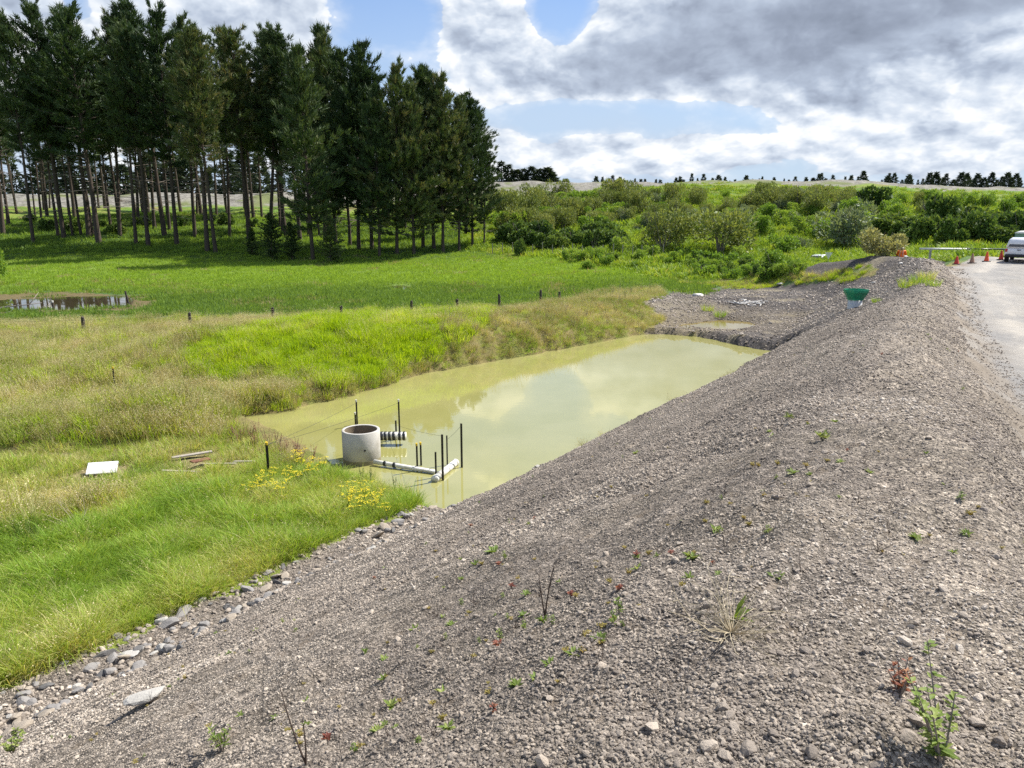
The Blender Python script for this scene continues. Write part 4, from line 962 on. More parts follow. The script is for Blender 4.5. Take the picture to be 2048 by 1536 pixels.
rope([sh, top_of(799, 879, 806)], 'thin black rope from the shore stake to the banded float', .004, .05)
rope([top_of(799, 879, 852), top_of(886, 961, 872)], 'thin black rope between the banded float and the thickest stake', .003, .03)
rope([top_of(894, 930, 880), top_of(923, 935, 852)], 'thin black rope between the slim stake and the tallest stake', .003, .02)
# paddock fence
fence = [(-40, 690, 668), (166, 690, 655), (379, 668, 638), (545, 642, 624), (682, 640, 613), (822, 622, 602), (914, 612, 598), (999, 608, 589), (1081, 598, 580), (1119, 592, 584)]
x0, y0, z0 = ground_at(545, 645)
fp = []
t = None
for px, pb, pt in fence:
    d = np.interp(px, [-40, 166, 379, 545, 682, 822, 914, 999, 1081, 1119], [38, 40, 43, 46.5, 48, 50.5, 52, 54, 57, 58.5])
    q = ray(px, pt); x, y = d * q[0] / q[1], d; z = hz(x, y); zt = max(z + .75, z_top(x, y, px, pt)); fp.append((x, y, z, zt))
t = empty('post_fence', fp[0][:3]); o3 = Vector(fp[0][:3])
for i, (x, y, z, zt) in enumerate(fp):
    b = MB(); b.tube([(x - o3.x, y - o3.y, z - .3 - o3.z), (x - o3.x + random.gauss(0, .02), y - o3.y, zt - .015 - o3.z), (x - o3.x, y - o3.y, zt - o3.z)], [.095, .09, .08], 8); b.build('post', m_post, t)
for hgt in (.15, .5, .8):
    b = MB()
    for (x, y, z, zt), (x2, y2, z2, zt2) in zip(fp[:-1], fp[1:]): b.tube([(x - o3.x, y - o3.y - .08, zt - hgt - o3.z), (x2 - o3.x, y2 - o3.y - .08, zt2 - hgt - o3.z)], .004, 4)
    b.build('wire', m_rope, t)
tag(t, 'dark post and wire fence dividing the straw field from the paddock', 'fence')
# old fence at the hill foot
t = empty('wire_fence', ground_at(985, 508)); o3 = Vector(t.location); pp = []
for k in range(18):
    px = 985 + k * 20; x, y, z = ground_at(px, 508 - 1.2 * (k % 3) + k * .5); pp.append((x, y, z)); h = random.uniform(1.2, 1.6)
    MB().tube([(x - o3.x, y - o3.y, z - .3 - o3.z), (x - o3.x + random.gauss(0, .06), y - o3.y, z + h - o3.z)], .06, 6).build('post', m_grey_t, t)
b = MB()
for (x, y, z), (x2, y2, z2) in zip(pp[:-1], pp[1:]): b.tube([(x - o3.x, y - o3.y, z + 1 - o3.z), (x2 - o3.x, y2 - o3.y, z2 + 1 - o3.z)], .01, 4)
b.build('wire', m_rope, t)
tag(t, 'old wire fence with thin grey posts below the shrubby slope', 'fence')
# vine covered rail beyond the pond
x, y, z = ground_at(1385, 540); t = empty('vine_covered_rail', (x, y, z)); hw = 45 * y / F
for k, q in enumerate((0, .35, .7, 1.15)): MB().tube([(q * hw, q * .8, -.3), (q * hw, q * .8, 2.1 - .3 * q)], .07, 6).build('post', m_post, t)
V, Fs, Rn = [], [], []
r_ = np.random.default_rng(5)
for _ in range(900):
    q = r_.uniform(0, 1.3); p = np.array([q * hw, q * .8, 2.05 - .3 * q - abs(r_.normal(0, .28)) * (1 + q)]) + r_.normal(0, .1, 3); d = r_.normal(0, 1, 3) * .16; w = r_.normal(0, 1, 3) * .08; b0 = len(V); V += [p, p + d * .5 + w, p + d, p + d * .5 - w]; Fs.append((b0, b0 + 1, b0 + 2, b0 + 3)); Rn += [r_.uniform()] * 4
me = mesh_from('vine', V, Fs, [m_fresh]); fattr(me, 'rnd', Rn); obj('vine', me, t)
tag(t, 'leaning rail on dark posts smothered in green vine beyond the pond', 'rail')
# left puddle: leaning post, white topped post, fallen branches
x, y = at_z(259, 609, -.33); t = empty('leaning_post', (x, y, -.33)); H = 27 * y / F
MB().tube([(0, 0, -.3), (-.10 * H - .12, 0, H)], [.08, .07], 8).build('shaft', m_post, t); tag(t, 'dark leaning post at the right end of the paddock puddle', 'post')
x, y = at_z(109, 625, -.33); t = empty('short_post', (x, y, -.33)); H = 24 * y / F
MB().tube([(0, 0, -.3), (-.06, 0, H * .85)], .075, 8).build('shaft', m_post, t); MB().tube([(-.06, 0, H * .85), (-.065, 0, H)], .08, 8).build('pale_top', m_white, t); tag(t, 'dark post with a pale top in the paddock puddle', 'post')
def branch(px, py, L, rz, lab, seed):
    r = np.random.default_rng(seed); x, y = at_z(px, py, -.3); b = MB(); pts = [Vector((0, 0, 0))]
    for k in range(6): pts.append(pts[-1] + Vector((L / 6, r.normal(0, .12), r.normal(.06, .08))))
    b.tube(pts, [.09 * (1 - k / 8) for k in range(7)], 6)
    for k in (2, 3, 4, 5): d = Vector((r.uniform(.2, .7), r.normal(0, .4), r.uniform(-.1, .6))) * L * .25; b.tube([pts[k], pts[k] + d * .5, pts[k] + d + Vector((0, 0, .05))], [.04, .03, .012], 5)
    o = b.build('fallen_branch', m_grey_t, None, True, (x, y, -.27)); o.rotation_euler.z = rz; tag(o, lab, 'branch', 'fallen branches in the puddle')
branch(-70, 622, 5.2, .12, 'long pale fallen branch lying across the left of the paddock puddle', 1)
branch(40, 623, 2.0, .5, 'short dark forked branch near the posts in the paddock puddle', 2); branch(-20, 630, 2.6, -.5, 'grey branch lying on the mud at the near edge of the puddle', 3)
# sheet and planks on the shore
m_sheet = pbr('pale_board', (.60, .61, .61), .6, var=.1, scale=3, dirt=(.30, .27, .2), dirt_amt=.7)
x, y, z = ground_at(206, 948); b = MB().box((0, 0, 0), (.68, .50, .025), 0, 0, .008)
o = b.build('white_board', m_sheet, None, False, (x, y, z + .16)); o.rotation_euler = (.30, .04, .35); tag(o, 'square white board lying flat in the short yellow grass', 'board')
PL = [(385, 918, 1.0, .16, .5, 'broad grey weathered plank lying in the short grass, longest of the scrap timber'), (440, 938, .9, .09, -.1, 'thin grey batten lying in the grass behind the shore stake'), (360, 955, .8, .07, .2, 'pale batten lying in the grass nearest the white board'),
      (490, 935, .6, .10, -.2, 'short pale plank beside the shore stake'), (402, 934, .5, .2, .9, 'brown rotten offcut lying across the scrap timber')]
for k, (px, py, L, w, rz, lab) in enumerate(PL):
    x, y, z = ground_at(px, py); o = MB().box((0, 0, 0), (L, w, .035), 0, 0, .006).build('timber_plank', m_grey_t if k != 4 else m_rust, None, False, (x, y, z + .10 + .02 * k)); o.rotation_euler = (random.gauss(-.05, .05), random.gauss(0, .05), rz); tag(o, lab, 'plank', 'scrap timber on the shore')
# boulders at the water's edge
m_bould = pbr('boulder', (.36, .31, .24), .95, var=.3, scale=3, bump=.6, dirt=(.16, .14, .12), dirt_amt=.5)
for px, py, w, lab, sd, hf in [(1559, 711, 20, 'rounded pale boulder at the far right tip of the pond', 50, .75), (1538, 712, 17, 'flatter boulder sitting left of the rounded one in the water', 51, .55)]:
    x, y = at_z(px, py, 0.0); k = w * y / F * 1.15; o = obj('boulder', stone_mesh('boulder', m_bould, sd, 3, hf), None, (x, y + k * .3, .12 * k)); o.scale = (k, k, k); tag(o, lab, 'boulder', None)
# rocks of the toe strip
ROCKS = [stone_mesh('rock', m, 60 + i, 2, .55) for i, m in enumerate([pbr('grey_rock', (.25, .235, .22), .9, var=.3, scale=5, bump=.6), pbr('tan_rock', (.33, .28, .22), .9, var=.3, scale=5, bump=.6), pbr('dark_rock', (.13, .125, .12), .9, var=.3, scale=5, bump=.6), pbr('pale_rock', (.42, .40, .36), .9, var=.25, scale=5, bump=.6)])]
RL = ['grey angular rock in the strip between the grass and the gravel slope', 'tan angular rock in the strip between the grass and the gravel slope', 'dark angular rock in the strip between the grass and the gravel slope', 'pale angular rock in the strip between the grass and the gravel slope']
P = pick(210, None, 8, 19, cond=lambda x, y, h: (np.abs(st(x, y)[1] - .35) < .75 - .4 * sm(9, 16, st(x, y)[0])) & (st(x, y)[0] > 0) & (st(x, y)[0] < 16) & (h > .05), seed=301)
for k, (x, y, z) in enumerate(P):
    i = int(rng.choice(4, p=[.45, .25, .2, .1])); s_ = .07 + .19 * rng.uniform() ** 1.6 + .03 * (y < 12); o = obj('rock', ROCKS[i], None, (x, y, z + s_ * .06)); o.scale = (s_ * rng.uniform(.8, 1.7), s_, s_ * rng.uniform(.7, 1.3)); o.rotation_euler = (rng.normal(0, .25), rng.normal(0, .25), rng.uniform(0, 6.28)); tag(o, RL[i], 'rock', ['grey rocks', 'tan rocks', 'dark rocks', 'pale rocks'][i] + ' along the foot of the slope')
x, y, z = ground_at(297, 1402); o = obj('rock', stone_mesh('rock', ROCKS[3].materials[0], 71, 2, .28), None, (x, y, z + .06)); o.scale = (.46, .24, .3); o.rotation_euler = (.15, -.1, .5); tag(o, 'long flat pale slab of rock at the foot of the slope, largest in the strip', 'rock')

# ------------------------------------------------------------------ weeds on the embankment and shore
def leafy(name, seed, n, L, w, mat, rise=.5, stem=0.0, stems=1, sd=.3, mstem=None):
    r = np.random.default_rng(seed); V, Fs, Rn = [], [], []; C = MB(); tips = []
    for s_ in range(stems):
        a = r.uniform(0, 6.28); d = np.array([math.cos(a) * sd, math.sin(a) * sd, 1.0]); hh = stem * r.uniform(.6, 1.0)
        if stem: C.tube([(0, 0, -.02), d * hh * .5 + np.array([0, 0, 0]), d * hh], [.003 + .004 * stem, .003, .0015], 4, 1, cap=False)
        tips.append((d, hh))
    for k in range(n):
        d, hh = tips[k % stems]; f = r.uniform(.1, 1) if stem else 0; p = d * hh * f; a = r.uniform(0, 6.28); e = np.array([math.cos(a), math.sin(a), rise * r.uniform(.2, 1.5)]); e /= np.linalg.norm(e); LL = L * r.uniform(.5, 1.15) * (1 - .4 * f); q = np.array([-e[1], e[0], 0]) * w * r.uniform(.7, 1.2); b = len(V); dr = np.array([0, 0, -.18 * LL])
        V += [p, p + e * LL * .45 + q, p + e * LL + dr, p + e * LL * .45 - q]; Fs += [(b, b + 1, b + 2, b + 3)]; Rn += [r.uniform()] * 4
    nb = len(C.v); C.add(V, Fs, 0); me = C.mesh(name, [mat, mstem or m_twig]); fattr(me, 'rnd', [.5] * nb + Rn); return me
def twigs(name, seed, n, L, mat, sd=1.0, r0=.004, curve=.3, leaves=None):
    r = np.random.default_rng(seed); C = MB()
    for _ in range(n):
        d = np.array([r.normal(0, sd), r.normal(0, sd), abs(r.normal(.5, .4)) + .1]); d /= np.linalg.norm(d); LL = L * r.uniform(.5, 1.1); pts = [np.zeros(3)]; c = r.normal(0, curve, 3)
        for k in range(4): pts.append(pts[-1] + d * LL / 4); d = d + c * .4; d /= np.linalg.norm(d)
        C.tube(pts, [r0, r0 * .85, r0 * .7, r0 * .5, r0 * .2], 4, 0, cap=False)
        for k in (2, 3): e = d + r.normal(0, .7, 3); C.tube([pts[k], pts[k] + e * LL * .18], [r0 * .5, r0 * .15], 3, 0, cap=False)
    return C.mesh(name, [mat])
m_red = leaf_mat('red_leaves', [(0, (.16, .05, .04)), (.5, (.26, .09, .06)), (1, (.38, .20, .11))], .3, inst=False)
m_weed = leaf_mat('weed_leaves', [(0, (.10, .16, .03)), (.5, (.20, .28, .06)), (1, (.40, .42, .15))], .35, inst=False)
m_moss = leaf_mat('yellow_weed', [(0, (.20, .18, .04)), (.5, (.36, .30, .08)), (1, (.50, .36, .14))], .3, inst=False)
m_dock = leaf_mat('dock_seed', [(0, (.12, .05, .03)), (.5, (.24, .11, .06)), (1, (.36, .22, .11))], .2, inst=False)
m_flower = leaf_mat('yellow_flowers', [(0, (.62, .50, .02)), (.5, (.80, .66, .03)), (1, (.9, .78, .1))], .3, inst=False)
m_drystem = pbr('dry_stem', (.45, .38, .26), .9, var=.3)
m_darkstem = pbr('dark_stem', (.09, .065, .05), .9, var=.3)
WEED = {'green': [leafy('weed', s, 16, .10, .02, m_weed, .7) for s in (1, 2)] + [leafy('weed', 3, 26, .07, .012, m_weed, .9, .12, 4)], 'red': [leafy('weed', s, 16, .09, .018, m_red, .8, .08, 3) for s in (4, 5)],
        'yellow': [leafy('weed', s, 60, .05, .007, m_moss, .9, .05, 6, .8) for s in (6, 7)], 'dry': [twigs('dry_stalk', s, 5, .26, m_darkstem, .35, .003) for s in (8, 9)]}
WL = {'green': ('weed', 'small green weed rooted in the gravel slope', 'weed', 'green weeds on the slope'), 'red': ('weed', 'small reddish weed rooted in the gravel slope', 'weed', 'reddish weeds on the slope'), 'yellow': ('weed', 'tiny yellowish tufted weed on the gravel slope', 'weed', 'yellowish weeds on the slope'), 'dry': ('dry_stalk', 'thin dry brown weed stalk standing in the gravel slope', 'dead weed', 'dry stalks on the slope')}
P = pick(460, None, 2.6, 26, cond=lambda x, y, h: (zone_of(x, y, h) == 1) & (h > .1) & (fbm(x * .5, y * .5, 91, 4) > .50), seed=302)
for k, (x, y, z) in enumerate(P):
    kd = str(rng.choice(['green', 'red', 'yellow', 'dry'], p=[.28, .04, .36, .32])); nm, lb, ct, gp = WL[kd]
    o = obj(nm, WEED[kd][int(rng.integers(len(WEED[kd])))], None, (x, y, z)); s_ = rng.uniform(.25, .62); o.scale = (s_, s_, s_ * rng.uniform(.8, 1.3)); o.rotation_euler.z = rng.uniform(0, 6.28); tag(o, lb, ct, gp)
def one(name, me, px, py, lab, cat, s_=1.0, grp=None, tilt=0):
    x, y, z = ground_at(px, py); o = obj(name, me, None, (x, y, z)); o.scale = (s_,) * 3; o.rotation_euler = (tilt, tilt * .5, random.uniform(0, 6.28)); return tag(o, lab, cat, grp)
one('dead_bush', twigs('dead_bush', 11, 60, .36, m_drystem, 1.3, .0022, .6), 1462, 1268, 'tangled pale dead bush sprawling on the gravel slope', 'dead bush')
one('weed', leafy('weed', 12, 9, .13, .022, m_weed, 1.6), 1466, 1240, 'upright green shoot growing through the tangled dead bush', 'weed')
one('dead_plant', twigs('dead_plant', 13, 2, .42, m_darkstem, .05, .005, .06), 1090, 1235, 'upright dark dead stem in the middle of the gravel slope', 'dead stem')
one('dead_plant', twigs('dead_plant', 14, 2, .52, m_darkstem, .06, .005, .05), 612, 1530, 'tall thin dark stem at the bottom edge of the slope', 'dead stem')
one('weed', leafy('weed', 15, 150, .05, .010, m_weed, .5, .30, 6, .45), 1885, 1530, 'tall leafy green weed with a thick stalk near the bottom right corner', 'weed')
one('weed', leafy('weed', 16, 70, .07, .010, m_weed, 1.0, .16, 7, .5), 445, 1500, 'bushy yellow green weed at the foot of the slope, nearest the viewer', 'weed')
one('weed', leafy('weed', 17, 110, .07, .02, m_weed, .6, .32, 8, .6), 25, 1505, 'leafy lime green plant in the bottom left corner beside the rocks', 'weed')
one('weed', leafy('weed', 18, 60, .05, .008, m_red, .8, .10, 8, .6), 1800, 1385, 'dark red weed alone on the bright crest of the embankment', 'weed')
one('weed', leafy('weed', 19, 22, .11, .022, m_weed, .5), 988, 1105, 'bright green rosette weed on the slope above the dead stem', 'weed')
one('weed', leafy('weed', 20, 40, .11, .012, m_weed, 1.0, .06, 8, .8), 1645, 880, 'low yellow green cushion weed on the crest of the embankment', 'weed')
t_rush = [tuft('rush_clump', leaf_mat('rush', [(0, (.05, .10, .02)), (.5, (.10, .18, .03)), (1, (.26, .25, .08))], .2, inst=False), n=110, h=.95, spread=.16, w=.009, lean=.22, segs=2, droop=.12, seed=21)]
one('rush_clump', t_rush[0], 55, 1085, 'dark green rush clump at the left edge of the bright grass', 'rush', .9); one('rush_clump', t_rush[0], 178, 1020, 'upright rush clump behind the bare branching stem', 'rush', .7)
one('dead_plant', twigs('dead_plant', 22, 8, .85, m_drystem, .3, .006, .25), 160, 1060, 'pale bare branching dead stem standing over the bright grass', 'dead stem')
t_shoot = leafy('dark_shoot', 23, 60, .16, .016, m_dark, 2.2, .75, 5, .16)
for k, (px, py) in enumerate([(724, 968), (742, 972), (790, 985)]): one('dock_plant', t_shoot, px, py, ['dark green dock shoots below the concrete ring, leftmost of three', 'dark green dock shoots below the concrete ring, middle of three', 'dark green dock shoots nearest the rocky pond corner'][k], 'weed', rng.uniform(.6, .85), 'dock shoots below the ring')
t_dock = [leafy('dock_plant', 24 + k, 150, .05, .02, m_dock, .6, .62, 6, .3) for k in range(2)]
for k in range(26):
    f = k / 25; px = 452 + 185 * f + rng.normal(0, 12); py = 868 + 66 * f + rng.normal(0, 9)
    one('dock_plant', t_dock[k % 2], px, py, 'rust brown dock gone to seed along the left corner of the pond', 'weed', rng.uniform(.55, 1.0), 'rusty docks along the pond corner')
def ragwort(seed):
    r = np.random.default_rng(seed); C = MB(); V, Fs, Rn = [], [], []; nl = 0
    for s_ in range(7):
        a = r.uniform(0, 6.28); d = np.array([math.cos(a) * .35, math.sin(a) * .35, 1]); hh = r.uniform(.45, .7); C.tube([(0, 0, 0), d * hh * .6, d * hh], [.006, .005, .003], 4, 1, cap=False)
        for _ in range(9):
            c = d * hh + np.array([*r.normal(0, .05, 2), r.normal(0, .015)]); b = len(V); w = .019
            for q in range(6): V.append(c + np.array([w * math.cos(q * 1.047), w * math.sin(q * 1.047), .006 * (q % 2)]))
            Fs.append(tuple(range(b, b + 6))); Rn += [r.uniform()] * 6
    nb = len(C.v); C.add(V, Fs, 0)
    me = C.mesh('ragwort', [m_flower, m_weed]); fattr(me, 'rnd', [.3] * nb + Rn); return me
RG = [ragwort(1), ragwort(2)]
for k, (px, py) in enumerate([(515, 985), (540, 975), (555, 992), (575, 960), (590, 945), (600, 975), (612, 958), (628, 965), (560, 1000), (530, 1000), (585, 985), (600, 935), (640, 955), (700, 1010), (720, 1025), (745, 1035), (690, 1030), (755, 1020), (735, 1005), (770, 1040), (710, 1045), (500, 1000)]):
    one('ragwort', RG[k % 2], px, py, 'ragwort with yellow flower heads in the bright grass near the shore stake' if px < 660 else 'ragwort with yellow flower heads in the grass by the rocky pond corner', 'flowering weed', rng.uniform(.5, .8), 'ragwort by the shore stake' if px < 660 else 'ragwort by the pond corner')
t_dw = [leafy('dry_weed', 30 + k, 120, .06, .012, leaf_mat('dry_weed_leaf', BROWN, .25, inst=False) if k == 0 else bpy.data.materials['dry_weed_leaf'], .7, .95, 9, .35) for k in range(2)]
for k in range(34):
    px = 840 + 470 * ((k * .618034) % 1); one('dry_weed', t_dw[k % 2], px, np.interp(px, [840, 1300], [648, 610]) + rng.uniform(-14, 40), 'dry brown branching weed on the far bank of the pond', 'dead weed', rng.uniform(.6, 1.1), 'dry weeds on the far bank')
for k in range(22):
    px = -40 + 480 * ((k * .618034) % 1); one('dry_weed', t_dw[k % 2], px, rng.uniform(680, 860), 'dry brown branching weed among the straw grass', 'dead weed', rng.uniform(.6, 1.0), 'dry weeds in the straw')
t_tall = leafy('tall_weed', 35, 160, .10, .03, m_weed, .6, 1.6, 5, .14)
for k, (px, py) in enumerate([(1225, 590), (1240, 585), (1262, 588), (1282, 580), (1300, 582), (1250, 600)]): one('tall_weed', t_tall, px, py, 'tall spindly yellow green weed on the bank beside the paddock', 'weed', rng.uniform(.8, 1.2), 'tall weeds beside the paddock')
t_gt = tuft('grass_clump', leaf_mat('clump_blades', GREEN, .35, inst=False), n=120, h=.7, spread=.4, w=.022, lean=.4, segs=2, droop=.3, seed=36)
for k, (px, py, lab) in enumerate([(1815, 575, 'tuft of grass on the crest of the gravel mound, left of its neighbours'), (1835, 566, 'tuft of grass on the crest of the gravel mound, largest of the row'), (1852, 560, 'tuft of grass on the crest of the gravel mound, nearest the road'), (1866, 572, 'small tuft of grass on the road side of the gravel mound')]): one('grass_clump', t_gt, px, py, lab, 'grass tuft', rng.uniform(.7, 1.1), 'grass tufts on the mound')
for px, py, lab in [(1440, 636, 'fresh green grass clump beside the small brown pool'), (1415, 622, 'green grass clump on the pale flat above the brown pool'), (1752, 605, 'lone small green tuft right of the green funnel')]: one('grass_clump', t_gt, px, py, lab, 'grass tuft', .9 if px < 1500 else .45)

# ------------------------------------------------------------------ funnel, cones, pipe, sign, tank, vehicles, person
m_gfun = pbr('green_plastic', (.015, .29, .15), .45, var=.1, dirt=(.12, .13, .08), dirt_amt=.3); m_wfun = pbr('grey_plastic', (.55, .56, .56), .5, var=.06)
x, y, z = ground_at(1709, 614); k = y / F; t = empty('green_funnel', (x, y, z), .25); ht = 35 * k
MB().lathe([(13.6 * k, -.2), (13.6 * k, .44 * ht), (12.6 * k, .44 * ht), (12.6 * k, .2 * ht)], 24).build('pipe_base', m_wfun, t, True)
MB().lathe([(15.6 * k, .40 * ht), (15.8 * k, .47 * ht), (23.5 * k, .86 * ht), (23.8 * k, .99 * ht), (22.9 * k, .99 * ht), (22.4 * k, .88 * ht), (14.8 * k, .47 * ht), (14.8 * k, .40 * ht)], 8).build('flared_bowl', m_gfun, t)
tag(t, 'green flared plastic funnel on a pale pipe at the foot of the embankment', 'funnel')
m_or = [pbr('cone_orange', (.75, .10, .03), .55, dirt=(.3, .12, .06), dirt_amt=.4), pbr('cone_faded', (.34, .20, .13), .8, dirt=(.15, .12, .09), dirt_amt=.6), pbr('cone_red', (.55, .05, .035), .6, dirt=(.2, .08, .05), dirt_amt=.5)]
for px, pb, pt, mi, lab in [(1912.5, 529, 514, 2, 'dull red traffic cone nearest the gravel mound'), (1943.5, 527, 507, 1, 'faded brown traffic cone, second in the row from the mound'), (1972.5, 523.5, 503, 0, 'bright orange traffic cone, third in the row from the mound'), (2001.5, 520, 501, 2, 'dark red traffic cone standing closest to the white ute')]:
    x, y, z = ground_at(px, pb); h = z_top(x, y, px, pt) - z; t = empty('traffic_cone', (x, y, z), random.uniform(0, 1)); h = min(max(h, .6), 1.0)
    MB().box((0, 0, .03), (.46, .46, .06), 0, 0, .02).build('foot', m_blackpl, t); MB().lathe([(.19, .06), (.16, .12), (.055, h - .03), (.04, h), (.0, h)], 18).build('cone_body', m_or[mi], t, True)
    MB().lathe([(.1195, h * .48), (.093, h * .62)], 18).build('band', m_or[1] if mi == 1 else m_or[0], t, True)
    tag(t, lab, 'cone', 'traffic cones beside the road')
# long pipe on stands
def at_d(px, py, d): q = ray(px, py); return Vector((d * q[0], d * q[1], CAMZ + d * q[2]))
a_, b_ = at_d(1840, 497.5, 68), at_d(2020, 498.5, 71); t = empty('long_pipe', a_); L = b_ - a_
MB().tube([L * 0, L * .52], .085, 14).build('pipe', m_white, t, True); MB().tube([L * .52, L], .07, 14).build('black_pipe', m_blackpl, t, True); MB().tube([L * .505, L * .535], .105, 14).build('coupling', m_blackpl, t, True)
for q in (.115, .62, .95):
    c = L * q; zg = hz(a_.x + c.x, a_.y + c.y) - a_.z; MB().box((c.x, c.y, (c.z - .08 + zg - .2) / 2), (.14, .14, max(.1, c.z - .08 - zg + .2))).build('stand', m_conc, t)
tag(t, 'long white and black pipe raised on stands beyond the traffic cones', 'pipe')
rp = [ground_at(1892, 517.5), ground_at(1925, 513), ground_at(1950, 510.5), ground_at(1975, 507.5), ground_at(1995, 503.5)]
tag(MB().tube([(p[0] - rp[0][0], p[1] - rp[0][1], p[2] - rp[0][2] + .35) for p in rp], .035, 5).build('barrier_tape', m_yellow, None, False, rp[0]), 'pale yellow tape line along the low berm behind the cones', 'tape')
# give way sign seen over the mound, tank
p = at_d(1657, 511.5, 86); zg = hz(p.x, p.y); t = empty('triangle_sign', (p.x, p.y, zg)); hh = p.z - zg
MB().tube([(0, 0, -.3), (0, 0, hh + .1)], .035, 8).build('post', m_grey_t, t); b = MB(); b.add([(-.42, -.05, hh + .36), (.42, -.05, hh + .36), (0, -.05, hh - .38), (-.42, -.03, hh + .36), (.42, -.03, hh + .36), (0, -.03, hh - .38)], [(0, 2, 1), (3, 4, 5), (0, 1, 4, 3), (1, 2, 5, 4), (2, 0, 3, 5)]); b.build('panel', m_white, t)
tag(t, 'pale downward pointing triangle sign standing behind the white ute in the hollow', 'sign')
m_tank = pbr('tank_green', (.22, .32, .27), .6, var=.08); p = at_d(2052, 474, 84); zg = hz(p.x, p.y); t = empty('storage_tank', (p.x, p.y, zg)); r_ = 1.05; hh = max(1.5, z_top(p.x, p.y, 2052, 466) - zg)
MB().lathe([(r_, -.3), (r_, hh - .1), (r_ * .98, hh)], 28).build('tank_wall', m_tank, t, True); MB().lathe([(r_ * 1.04, hh - .06), (r_ * 1.04, hh + .03), (r_ * .6, hh + .22), (.0, hh + .27)], 28).build('roof', m_white, t, True)
tag(t, 'pale green storage tank with a white lid behind the parked white ute', 'tank')
m_paint = pbr('white_paint', (.74, .76, .78), .25, var=.03, spec=.6, dirt=(.5, .47, .42), dirt_amt=.3); m_glass = pbr('dark_glass', (.015, .02, .03), .06, var=.1, spec=.8); m_tyre = pbr('tyre', (.018, .018, .018), .9); m_rim = pbr('rim', (.45, .46, .48), .35, metal=.8); m_tail = pbr('tail_light', (.42, .015, .02), .25, spec=.6); m_head = pbr('headlight', (.75, .78, .8), .1, spec=.8); m_plate = pbr('plate', (.7, .7, .68), .5); m_trim = pbr('black_trim', (.025, .025, .028), .6)
def loft(b, secs, mi=0):
    """secs: (y, half width low, half width high, z low, z high) along the vehicle"""
    n = 8; V = []
    for y, wl, wh, zl, zh in secs:
        c = min(.09, (zh - zl) * .2); V += [(-wl + c, y, zl), (wl - c, y, zl), (wl, y, zl + c), (wh, y, zh - c), (wh - c * 1.3, y, zh), (-wh + c * 1.3, y, zh), (-wh, y, zh - c), (-wl, y, zl + c)]
    Fs = [(i * n + k, i * n + (k + 1) % n, (i + 1) * n + (k + 1) % n, (i + 1) * n + k) for i in range(len(secs) - 1) for k in range(n)]
    Fs += [tuple(range(n))[::-1], tuple((len(secs) - 1) * n + k for k in range(n))]; b.add(V, Fs, mi)
